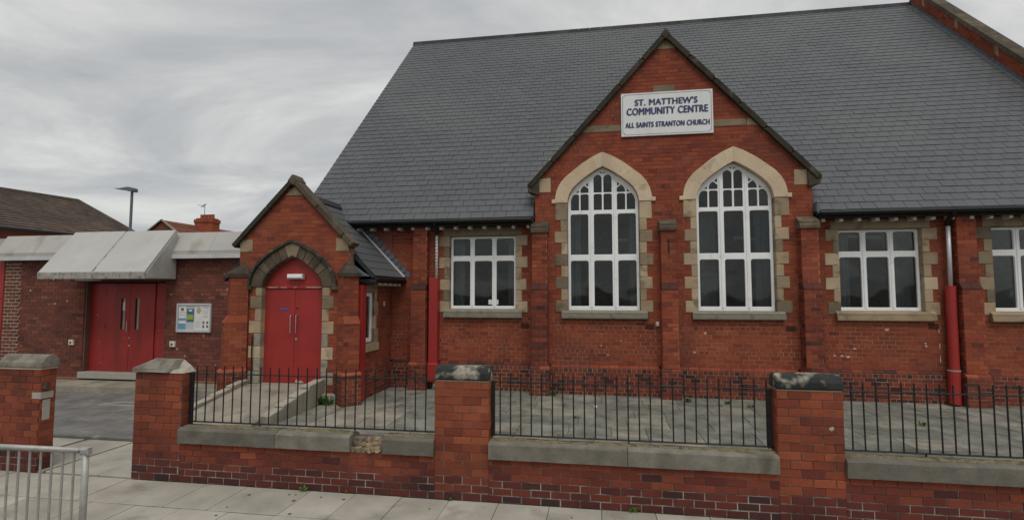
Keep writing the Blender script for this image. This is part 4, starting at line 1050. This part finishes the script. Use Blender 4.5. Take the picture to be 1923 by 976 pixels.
def letters(txt, x0, x1, z0, hgt, y):
    '''every painted letter a piece of its own, with its grey drop shadow below it'''
    full, _ = text_mesh(txt)
    mn, mxx = min(p[0] for p in full), max(p[0] for p in full); bz = min(p[1] for p in full if True); tz = max(p[1] for p in full)
    k = hgt / .17; wd_ = .0125 * k; sc_ = (x1 - x0 - wd_) / (mxx - mn)
    for i, ch_ in enumerate(txt):
        if ch_ == ' ': continue
        pre, _ = text_mesh(txt[:i + 1]); v, f = text_mesh(ch_)
        shift = max(p[0] for p in pre) - max(p[0] for p in v)
        def build(dx, dz, yy):
            b = MB()
            for n_, (ex, ez) in enumerate(((0, 0), (.006 * k, 0), (wd_, 0), (.003 * k, .003 * k), (.009 * k, .003 * k))):     # heavier strokes
                b.add([(x0 + dx + ex + (p[0] + shift - mn) * sc_, yy - p[2] * .1 - n_ * .0002, z0 + dz + ez + (p[1] - bz) / (tz - bz) * hgt) for p in v], f)
            return b
        o = sg.part('letter', build(0, 0, y - .003), 'ink'); sg.part('letter_shadow', build(-.014, -.016, y - .001), 'inkshade', o)
for txt, x0, x1, z0, hgt in SIGN:
    letters(txt, x0, x1, z0, hgt, by)

# ------------------------------------------------------------------ boundary wall, piers, railings
YW = 6.15; TH = .205
def tint_wall(u, z):
    t = R.gauss(.64, .09)
    if z < .42: t = R.gauss(.50, .12)
    if z < .26: t = R.gauss(.30, .10)
    if z < .10: t = R.gauss(.20, .08)
    if R.random() < .05: t -= .22
    return min(1, max(0, t))
def pier(x0, x1, label, capkind, orange=0.):
    T = Thing('gate_pier' if x1 < -5 else 'wall_pier', label, 'brick pier', ((x0 + x1) / 2, YW + .1, 0), 'brick piers along the front boundary wall')
    tf = lambda u, z: min(1, max(0, tint_wall(u, z) + orange))
    for za, zb, mo, jn in ((0, .281, 'mortarpatch', .013), (.281, 1.405, 'mortardark', .009)):
        bricks(T, Plane(0, YW, 0), za, zb, lambda z: [(x0, x1)], m='wallbrick', mortar=mo, bond='run', tintf=tf, thick=TH, wallname='core', u0=x0, cham=.003, proud=.009, ch=.0937, joint=jn, phase=0 if za == 0 else 3)
    for xs, a in ((x1, math.pi / 2), (x0, -math.pi / 2)):
        bricks(T, Plane(xs, YW if a > 0 else YW + TH, a), 0, 1.405, lambda z: [(0, TH)], m='wallbrick', mortar='mortardark', bond='run', tintf=tf, backing=False, cham=.003, u0=.0 if a > 0 else .115)
    if capkind == 'round':
        c = T.part('cap_stone', prismx([(YW - .02, 1.418), (YW - .03, 1.44), (YW - .03, 1.50), (YW + .0, 1.555), (YW + .06, 1.585), (YW + .15, 1.585), (YW + .21, 1.55), (YW + .235, 1.50), (YW + .235, 1.418)], x0 - .005, x1 + .01), 'capblack')
        md = c.modifiers.new('bevel', 'BEVEL'); md.width = .018; md.segments = 2; md.limit_method = 'ANGLE'; md.angle_limit = math.radians(50)
        T.part('bed_joint', box(x0 + .01, x1 - .005, YW - .006, YW + TH, 1.405, 1.4185), 'mortarlight')
    elif capkind == 'hog':
        c = T.part('cap_stone', prismx([(YW - .03, 1.43), (YW - .03, 1.50), (YW + .02, 1.57), (YW + .07, 1.605), (YW + .14, 1.605), (YW + .19, 1.57), (YW + .235, 1.50), (YW + .235, 1.43)], x0, x1 + .03), 'capgrey')
        md = c.modifiers.new('bevel', 'BEVEL'); md.width = .014; md.segments = 2; md.limit_method = 'ANGLE'; md.angle_limit = math.radians(30)
        T.part('bed_joint', box(x0, x1 + .015, YW - .018, YW + TH + .01, 1.405, 1.431), 'mortarlight')
    else:                                           # broken cap: sloping slab on the left, remnant on the right
        v = [(x0 - .02, YW - .05, 1.425), (x1 - .20, YW - .05, 1.42), (x1 - .14, YW + .06, 1.43), (x1 - .16, YW + .22, 1.43), (x0 - .0, YW + .22, 1.43),
             (x0 - .015, YW - .045, 1.47), (x1 - .26, YW - .02, 1.465), (x1 - .165, YW + .05, 1.575), (x1 - .16, YW + .20, 1.575), (x0 + .10, YW + .20, 1.575), (x0 + .22, YW + .06, 1.585)]
        f = [(0, 1, 6, 5), (1, 2, 7, 6), (2, 3, 8, 7), (3, 4, 9, 8), (4, 0, 5, 10, 9), (5, 6, 7, 10), (10, 7, 8, 9), (4, 3, 2, 1, 0)]
        T.part('cap_stone', (v, f), 'capgrey')
        v = [(x1 - .30, YW - .02, 1.41), (x1 + .01, YW - .02, 1.41), (x1 + .03, YW + .2, 1.41), (x1 - .17, YW + .2, 1.41), (x1 - .26, YW + .0, 1.43), (x1 - .03, YW + .03, 1.455), (x1 - .03, YW + .18, 1.49), (x1 - .15, YW + .19, 1.565)]
        T.part('cap_bedding', (v, [(0, 1, 5, 4), (1, 2, 6, 5), (2, 3, 7, 6), (3, 0, 4, 7), (4, 5, 6, 7), (3, 2, 1, 0)]), 'kerbtop')
    T.flush({'brick': 'brickwork'})
    return T
pa = pier(-8.38, -7.68, 'gate pier on the far left with rounded grey cap, behind the steel barrier', 'hog')
pa.part('hinge_stone', cbox(-7.682, -7.665, YW + .03, YW + .13, .70, .98, .004), 'threshold'); pa.part('patch_brick', cbox(-7.81, -7.664, YW - .012, YW + .17, 1.0, 1.09, .006), 'threshold')
pa.part('old_bracket', cbox(-7.69, -7.64, YW + .02, YW + .11, 1.13, 1.22, .02, .01), 'sootstone')
pier(-6.155, -5.44, 'gate pier right of the driveway with a broken sloping cap stone', 'broken')
pier(-1.935, -1.265, 'orange brick pier below the left square window with a blackened rounded cap', 'round', .10)
pe = pier(1.985, 2.655, 'brick pier right of the two arched windows with black and white mottled cap', 'round', .06)
pe.part('white_splash', cprism([(2.50, 1.005), (2.53, .985), (2.56, 1.01), (2.55, 1.035), (2.52, 1.03)], YW - .0145, YW - .011, .0005), 'threshold')
def dwarf(x0, x1, label, gapstone=None):
    T = Thing('boundary_wall', label, 'low wall', ((x0 + x1) / 2, YW + .1, 0), 'low brick wall sections between the piers')
    for za, zb, mo, jn in ((0, .254, 'mortarpatch', .014), (.254, .508, 'mortardark', .009)):
        bricks(T, Plane(0, YW, 0), za, zb, lambda z: [(x0, x1)], m='wallbrick', mortar=mo, bond='run', tintf=tint_wall, thick=TH, wallname='core', u0=-1.935 + .03, cham=.003, proud=.009, ch=.0845, joint=jn, phase=0 if za == 0 else 3)
    x = x0 + .06
    segs = [] if gapstone is None else [gapstone]
    ends = sorted([x0 + .0] + ([x0 + (x1 - x0) * .40] if gapstone else [x0 + (x1 - x0) * .5]) + ([gapstone[0], gapstone[1]] if gapstone else []) + [x1])
    for a, b in zip(ends, ends[1:]):
        if gapstone and abs(a - gapstone[0]) < 1e-6:
            for i in range(30):
                s_ = R.uniform(.025, .055); cx_ = a + .03 + (b - a - .06) * ((i * .382) % 1); cz_ = .535 + .13 * (i % 3) / 2.6 + R.uniform(-.01, .01); cy_ = YW + .02 + .03 * (i % 3) + R.uniform(-.015, .015)
                v, f = cbox(-s_, s_, -s_ * .8, s_ * .8, -s_ * .7, s_ * .7, s_ * .35, s_ * .16)
                v = xform(v, cx_, cy_, R.uniform(0, 3)); T.part('rubble_stone', ([(p[0], p[1], p[2] + cz_) for p in v], f), 'stone', tint=R.uniform(.0, .55))
            T.part('rubble_bed', box(a, b, YW + .06, YW + TH, .508, .66), 'mortardark')
            continue
        n = 6; pts = [a + .003 + (b - a - .006) * i / n for i in range(n + 1)]
        prof = [(YW - .055, .512), (YW - .055, .680), (YW - .045, .694), (YW + .0, .706), (YW + .06, .712), (YW + .17, .712), (YW + .235, .67), (YW + .235, .512)]
        v = []; f = []
        k = len(prof)
        for xi in pts:
            for (yy, z) in prof:
                jz = R.uniform(-.006, .004) if z > .6 else R.uniform(-.002, .002); v.append((xi, yy + R.uniform(-.003, .003), z + jz))
        for i in range(n):
            for q in range(k): f.append((i * k + q, i * k + (q + 1) % k, (i + 1) * k + (q + 1) % k, (i + 1) * k + q))
        f.append(tuple(range(k))[::-1]); f.append(tuple(range(n * k, n * k + k)))
        f = [tuple(reversed(x)) for x in f]
        T.part('coping_stone', (v, f), 'coping', tint=R.random())
    # silt and broken cement lying along the top, under the rail
    rs = [(x0, gapstone[0]), (gapstone[1], x1)] if gapstone else [(x0, x1)]
    for a, b in rs:
        n = int((b - a) / .05); v = []; f = []
        for i in range(n + 1):
            x = a + (b - a) * i / n; h = .722 + R.uniform(-.008, .012) + .006 * math.sin(x * 5); w0 = YW + .035 + R.uniform(-.012, .012) + .012 * math.sin(x * 3.1)
            v += [(x, w0, .708), (x, w0 + .012, h), (x, YW + .12, h - .004), (x, YW + .16, .708)]
        for i in range(n):
            for k in range(3): f.append((i * 4 + k, i * 4 + 4 + k, i * 4 + 5 + k, i * 4 + 1 + k))
        T.part('silt_ridge', (v, [tuple(q) for q in f]), 'silt')
    T.flush({'brick': 'brickwork'})
dwarf(-5.44, -1.935, 'low brick wall with a broken coping, between the broken capped pier and the orange pier', (-3.02, -2.60))
dwarf(-1.265, 1.985, 'low brick wall under the railing in front of the two arched windows')
dwarf(2.655, 6.2, 'low brick wall at the lower right of the picture, right of the mottled cap pier')
def railing(x0, x1, bx, step, label, stand, ends):
    T = Thing('railing', label, 'railing', ((x0 + x1) / 2, YW + .13, .7), 'black iron railings on the boundary wall')
    yr = YW + .13
    T.part('top_rail', cbox(x0, x1, yr - .02, yr + .02, 1.388, 1.400, .003), 'black'); T.part('bottom_rail', cbox(x0, x1, yr - .02, yr + .02, .748, .760, .003), 'black')
    x = bx
    while x < x1 - .03:
        dx = R.uniform(-.003, .003); h = 1.5 + R.uniform(-.008, .006)
        T.part('bar', tube([(x, yr, .76), (x + dx, yr + .002, 1.39), (x + dx, yr, h), (x + dx, yr, h + .006)], [.0085, .0085, .0085, .004], 8), 'black'); x += step
    for x in stand: T.part('stay', tube([(x, yr, .64), (x, yr, .76)], .0095, 8), 'black')
    for x in ends: T.part('end_post', cbox(x - .02, x + .02, yr - .022, yr + .022, .74, 1.40, .004), 'black')
railing(-5.43, -1.945, -5.33, .1345, 'black railing left of the orange pier, in front of the ramp', (-4.38, -3.04), (-5.405,))
railing(-1.255, 1.975, -1.15, .1278, 'black railing between the two rounded cap piers, in front of the arched windows', (.385,), (-1.235, 1.94))
railing(2.665, 6.1, 2.80, .1265, 'black railing at the right edge, in front of the round red pipe casing', (3.52,), (2.69,))

# steel guard barrier at the kerb
gb = Thing('guard_barrier', 'galvanised steel pedestrian guard barrier standing on the pavement at lower left', 'barrier', (-6.2, 4.28, 0))
ang = math.radians(1.5); 
gb.part('top_rail', tube([(-6.85, 4.235, .982), (-4.86, 4.285, .982)], .027, 12), 'galv', smooth=True)
gb.part('bottom_rail', tube([(-6.85, 4.235, .14), (-4.86, 4.285, .14)], .02, 10), 'galv', smooth=True)
gb.part('post', tube([(-4.80, 4.287, -.02), (-4.80, 4.287, .985)], .03, 12), 'galv', smooth=True)
gb.part('post', tube([(-6.88, 4.235, -.02), (-6.88, 4.235, .985)], .03, 12), 'galv', smooth=True)
gb.part('corner_joint', cbox(-4.845, -4.755, 4.25, 4.325, .945, 1.015, .018), 'galv'); gb.part('bolt', tube([(-4.865, 4.26, .985), (-4.865, 4.24, .985)], .011, 8), 'steel')
for i in range(15):
    x = -4.925 - i * .1215
    if x < -6.83: break
    yy = 4.285 + (x + 4.86) * .025
    gb.part('bar', tube([(x, yy, .14), (x, yy, .965)], .0105, 8), 'galv')

# ------------------------------------------------------------------ beyond the annex: house, lamp, second house
def U(x, y, Y):   # helper for the far things: direction through a spot of the photograph, at depth Y
    return None
fh = Thing('house', 'house with long brown tiled hipped roof, moss orange along its ridge, behind the annex', 'house', (-30, 24, 0))
d = Vector((.1635, .9865)); q = Vector((d.y, -d.x))
r0 = Vector((-27.9, 20.0)) - d * 6; zr = 7.43; wd, dr_ = 5.2, 2.35
def rpt(t, k): p = r0 + d * t + q * (wd * k); return (p.x, p.y, zr - dr_ * k)
LEN = 9.3
tt = MB(); nr = 17
for i in range(nr):
    k0, k1 = i / nr, (i + 1) / nr
    e0, e1 = LEN + wd * k0 * .05, LEN + wd * k1 * .05
    up = .035
    nseg = 40
    for s_ in range(nseg):
        a0, a1, c0, c1 = e0 * s_ / nseg, e0 * (s_ + 1) / nseg, e1 * s_ / nseg, e1 * (s_ + 1) / nseg
        A0, A1, B1, B0 = rpt(a0, k0), rpt(a1, k0), rpt(c1, k1), rpt(c0, k1)
        B1u = (B1[0], B1[1], B1[2] + up + R.uniform(0, .012)); B0u = (B0[0], B0[1], B0[2] + up + R.uniform(0, .012))
        tt.add([A0, A1, B1u, B0u, B1, B0], [(0, 1, 2, 3)[::-1], (3, 2, 4, 5)[::-1]], min(1, max(0, R.gauss(.5, .2))))
roof = fh.part('roof', tt, 'tile')
e_ = Vector(rpt(LEN, 0)); c1_ = Vector(rpt(LEN + wd * .05, 1)); p2 = r0 + d * (LEN + wd * .05) - q * wd; c2_ = Vector((p2.x, p2.y, zr - dr_))
fh.part('roof', ([tuple(e_), tuple(c1_), tuple(c2_)], [(0, 1, 2)]), 'tile', tint=.4)
p3 = r0 - q * wd
fh.part('roof', ([rpt(0, 0), tuple(e_), tuple(c2_), (p3.x, p3.y, zr - dr_)], [(0, 1, 2, 3)]), 'tile', tint=.4)
hp = MB()
for i in range(26):
    a, b = LEN * i / 26, LEN * (i + 1) / 26
    p, s = Vector(rpt(a, 0)), Vector(rpt(b, 0)); v, f = tube([tuple(p), tuple(s)], .10, 6); hp.add(v, f, R.random())
for i in range(14):
    p, s = e_.lerp(c1_, i / 14), e_.lerp(c1_, (i + 1) / 14); v, f = tube([tuple(p), tuple(s)], .09, 6); hp.add(v, f, R.random())
fh.part('ridge_tiles', hp, 'tile')
def wallface(t0, t1, k): a, b = rpt(t0, k), rpt(t1, k); return a, b
a = r0 + q * (wd - .4); b_ = r0 + d * (LEN - .3) + q * (wd - .4); c_ = r0 + d * (LEN - .3) - q * (wd - .4); d_ = r0 - q * (wd - .4)
zt = zr - dr_ + .2
v = [(p.x, p.y, 0) for p in (a, b_, c_, d_)] + [(p.x, p.y, zt) for p in (a, b_, c_, d_)]
fh.part('wall', (v, BF), 'annexbrick', tint=.6)
ga = rpt(0, 1.0); gb_ = rpt(LEN + wd * .05, 1.0); fh.part('gutter', tube([(ga[0], ga[1], ga[2] - .02), (gb_[0], gb_[1], gb_[2] - .02)], .07, 6), 'gutter')

lm = Thing('street_lamp', 'grey street lamp post with flat lantern rising behind the annex canopy', 'street lamp', (-18.6, 18, 0))
LX = -18.62
lm.part('pole', tube([(LX, 18, 0), (LX, 18, 1.2), (LX + .005, 18, 1.3), (LX + .015, 18, 6.60)], [.075, .075, .055, .05], 10), 'lampgrey')
lm.part('lantern', prism([(LX - .68, 6.735), (LX - .30, 6.68), (LX - .05, 6.61), (LX + .13, 6.59), (LX + .15, 6.64), (LX + .14, 6.74), (LX + .05, 6.77), (LX - .10, 6.79), (LX - .28, 6.765), (LX - .48, 6.745), (LX - .68, 6.755)], 17.86, 18.14), 'lampgrey')

h2 = Thing('house', 'distant house with red clay roof and a square brick chimney, right of the street lamp', 'house', (-30, 33, 0))
# gable faces the annex; ridge runs away from the camera
gx_, gy_, gz_ = -33.3, 35.0, 8.13; d2 = Vector((.035, 1.0)).normalized(); w2 = 4.2; rz = 3.0; ln2 = 8.0
def g2(t, s, dz=0): return (gx_ + d2.x * t + s * w2, gy_ + d2.y * t, gz_ - abs(s) * rz + dz)
h2.part('wall', ([(*g2(0, -1)[:2], 0), (*g2(0, 1)[:2], 0), g2(0, 1), g2(0, 0), g2(0, -1), (*g2(ln2, -1)[:2], 0), (*g2(ln2, 1)[:2], 0), g2(ln2, 1), g2(ln2, 0), g2(ln2, -1)],
                 [(0, 1, 2, 3, 4), (9, 8, 7, 6, 5), (1, 6, 7, 2), (5, 0, 4, 9)]), 'redtile', tint=.3)
for s in (-1, 1):
    m_ = MB()
    for i in range(12):
        a, b = i / 12, (i + 1) / 12
        vv = [g2(-.12, s * a, .05), g2(ln2, s * a, .05), g2(ln2, s * b * 1.03, .10), g2(-.12, s * b * 1.03, .10), g2(ln2, s * b * 1.03, .05), g2(-.12, s * b * 1.03, .05)]
        m_.add(vv, [(0, 1, 2, 3), (3, 2, 4, 5)], R.uniform(.2, .9))
    h2.part('roof', m_, 'redtile')
    h2.part('verge', ([g2(-.16, 0, .12), g2(-.16, s * 1.03, .12), g2(-.16, s * 1.03, .0), g2(-.16, 0, .0), g2(-.02, 0, .12), g2(-.02, s * 1.03, .12)], [(0, 1, 2, 3), (0, 4, 5, 1)]), 'concrete')
cxh, cyh = -32.32, 38.5
ch = h2.part('chimney', cbox(cxh - .84, cxh + .84, cyh - .45, cyh + .45, 6.4, 8.50, .03), 'brick', tint=.85)
h2.part('chimney_band', cbox(cxh - .90, cxh + .90, cyh - .5, cyh + .5, 8.36, 8.66, .04), 'brick', ch, tint=.8)
h2.part('chimney_band', cbox(cxh - .76, cxh + .76, cyh - .42, cyh + .42, 8.66, 8.76, .03), 'brick', ch, tint=.5)
for i in range(4):
    x = cxh - .50 + i * .335; h2.part('chimney_pot', tube([(x, cyh, 8.76), (x, cyh, 8.84), (x, cyh, 9.05), (x, cyh, 9.10)], [.16, .145, .135, .16], 10), 'orange', ch)
ae = h2.part('aerial', tube([(cxh - .28, cyh, 8.7), (cxh - .30, cyh, 9.92)], .022, 6), 'lampgrey')
h2.part('aerial_boom', tube([(cxh - .98, cyh, 9.95), (cxh - .22, cyh, 9.88)], .02, 6), 'lampgrey', ae)
for i in range(4): h2.part('aerial_rod', tube([(cxh - .5 + i * .08, cyh - .2, 9.72), (cxh - .5 + i * .08, cyh + .2, 10.08)], .014, 5), 'lampgrey', ae)
h2.part('skylight', cbox(cxh - .9, cxh - .3, cyh - 1.3, cyh - .9, 7.55, 7.75, .04), 'alu')

# ------------------------------------------------------------------ weeds and litter
def weed(name, x, y, z, s, n, label, droop=.4):
    b = MB()
    for i in range(n):
        a = R.uniform(0, 2 * math.pi); h = s * R.uniform(.5, 1.2); l = s * R.uniform(.2, .6) * (1 if i % 3 else .4); w_ = s * R.uniform(.06, .13)
        ca, sa = math.cos(a), math.sin(a); bx_, by_ = x + R.uniform(-.4, .4) * s, y + R.uniform(-.15, .15) * s
        pts = []
        for t, ww in ((0, .3), (.4, 1), (.75, .8), (1, .05)):
            rx, rz_ = l * t, h * (t - droop * t * t)
            for sg_ in (-1, 1): pts.append((bx_ + ca * rx - sa * w_ * ww * sg_, by_ + sa * rx + ca * w_ * ww * sg_, z + rz_))
        b.add(pts, [(0, 1, 3, 2), (2, 3, 5, 4), (4, 5, 7, 6)], R.random())
    solo(name, b, 'leaf', label, 'weed', loc=(x, y, z), group='weeds growing in the joints')
weed('weed', -3.63, 6.10, .0, .10, 16, 'small green weed on the pavement below the broken coping')
weed('weed', -1.73, 6.11, .0, .07, 12, 'tiny weed at the foot of the orange brick pier')
weed('weed', .42, 6.12, .0, .11, 20, 'leafy weed at the wall foot below the middle railing')
weed('weed', -3.05, 6.12, .01, .05, 8, 'tiny sprout at the wall foot under the rubble gap')
weed('weed', -5.80, 10.50, .06, .30, 34, 'bushy weed beside the diagonal buttress right of the porch door')
weed('weed', -1.0, 12.30, .06, .17, 18, 'weed at the foot of the buttress left of the arched windows')
weed('weed', 2.05, 12.05, .06, .17, 20, 'weed patch in front of the middle buttress between the arched windows')
weed('weed', 2.85, 11.95, .06, .14, 14, 'low weed in the yard below the right arched window, left of a twin clump')
weed('weed', 3.25, 11.7, .06, .15, 14, 'low weed in the yard below the right arched window, right of a twin clump')
weed('weed', 5.9, 10.6, .06, .13, 14, 'small weed in the right yard seen behind the right hand railing')
weed('weed', -.35, 10.2, .06, .10, 10, 'small weed in the yard paving below the left arched window')
weed('weed', -3.75, 6.11, .42, .035, 8, 'tiny yellow green sprout growing from the wall face under the left coping')
solo('paper_scrap', cprism([(-.02, .06), (.03, .058), (.05, .065), (.02, .09), (-.03, .08)], 11.18, 11.26, .004), 'paper', 'white scrap of litter lying on the yard paving below the left arched window', 'litter')
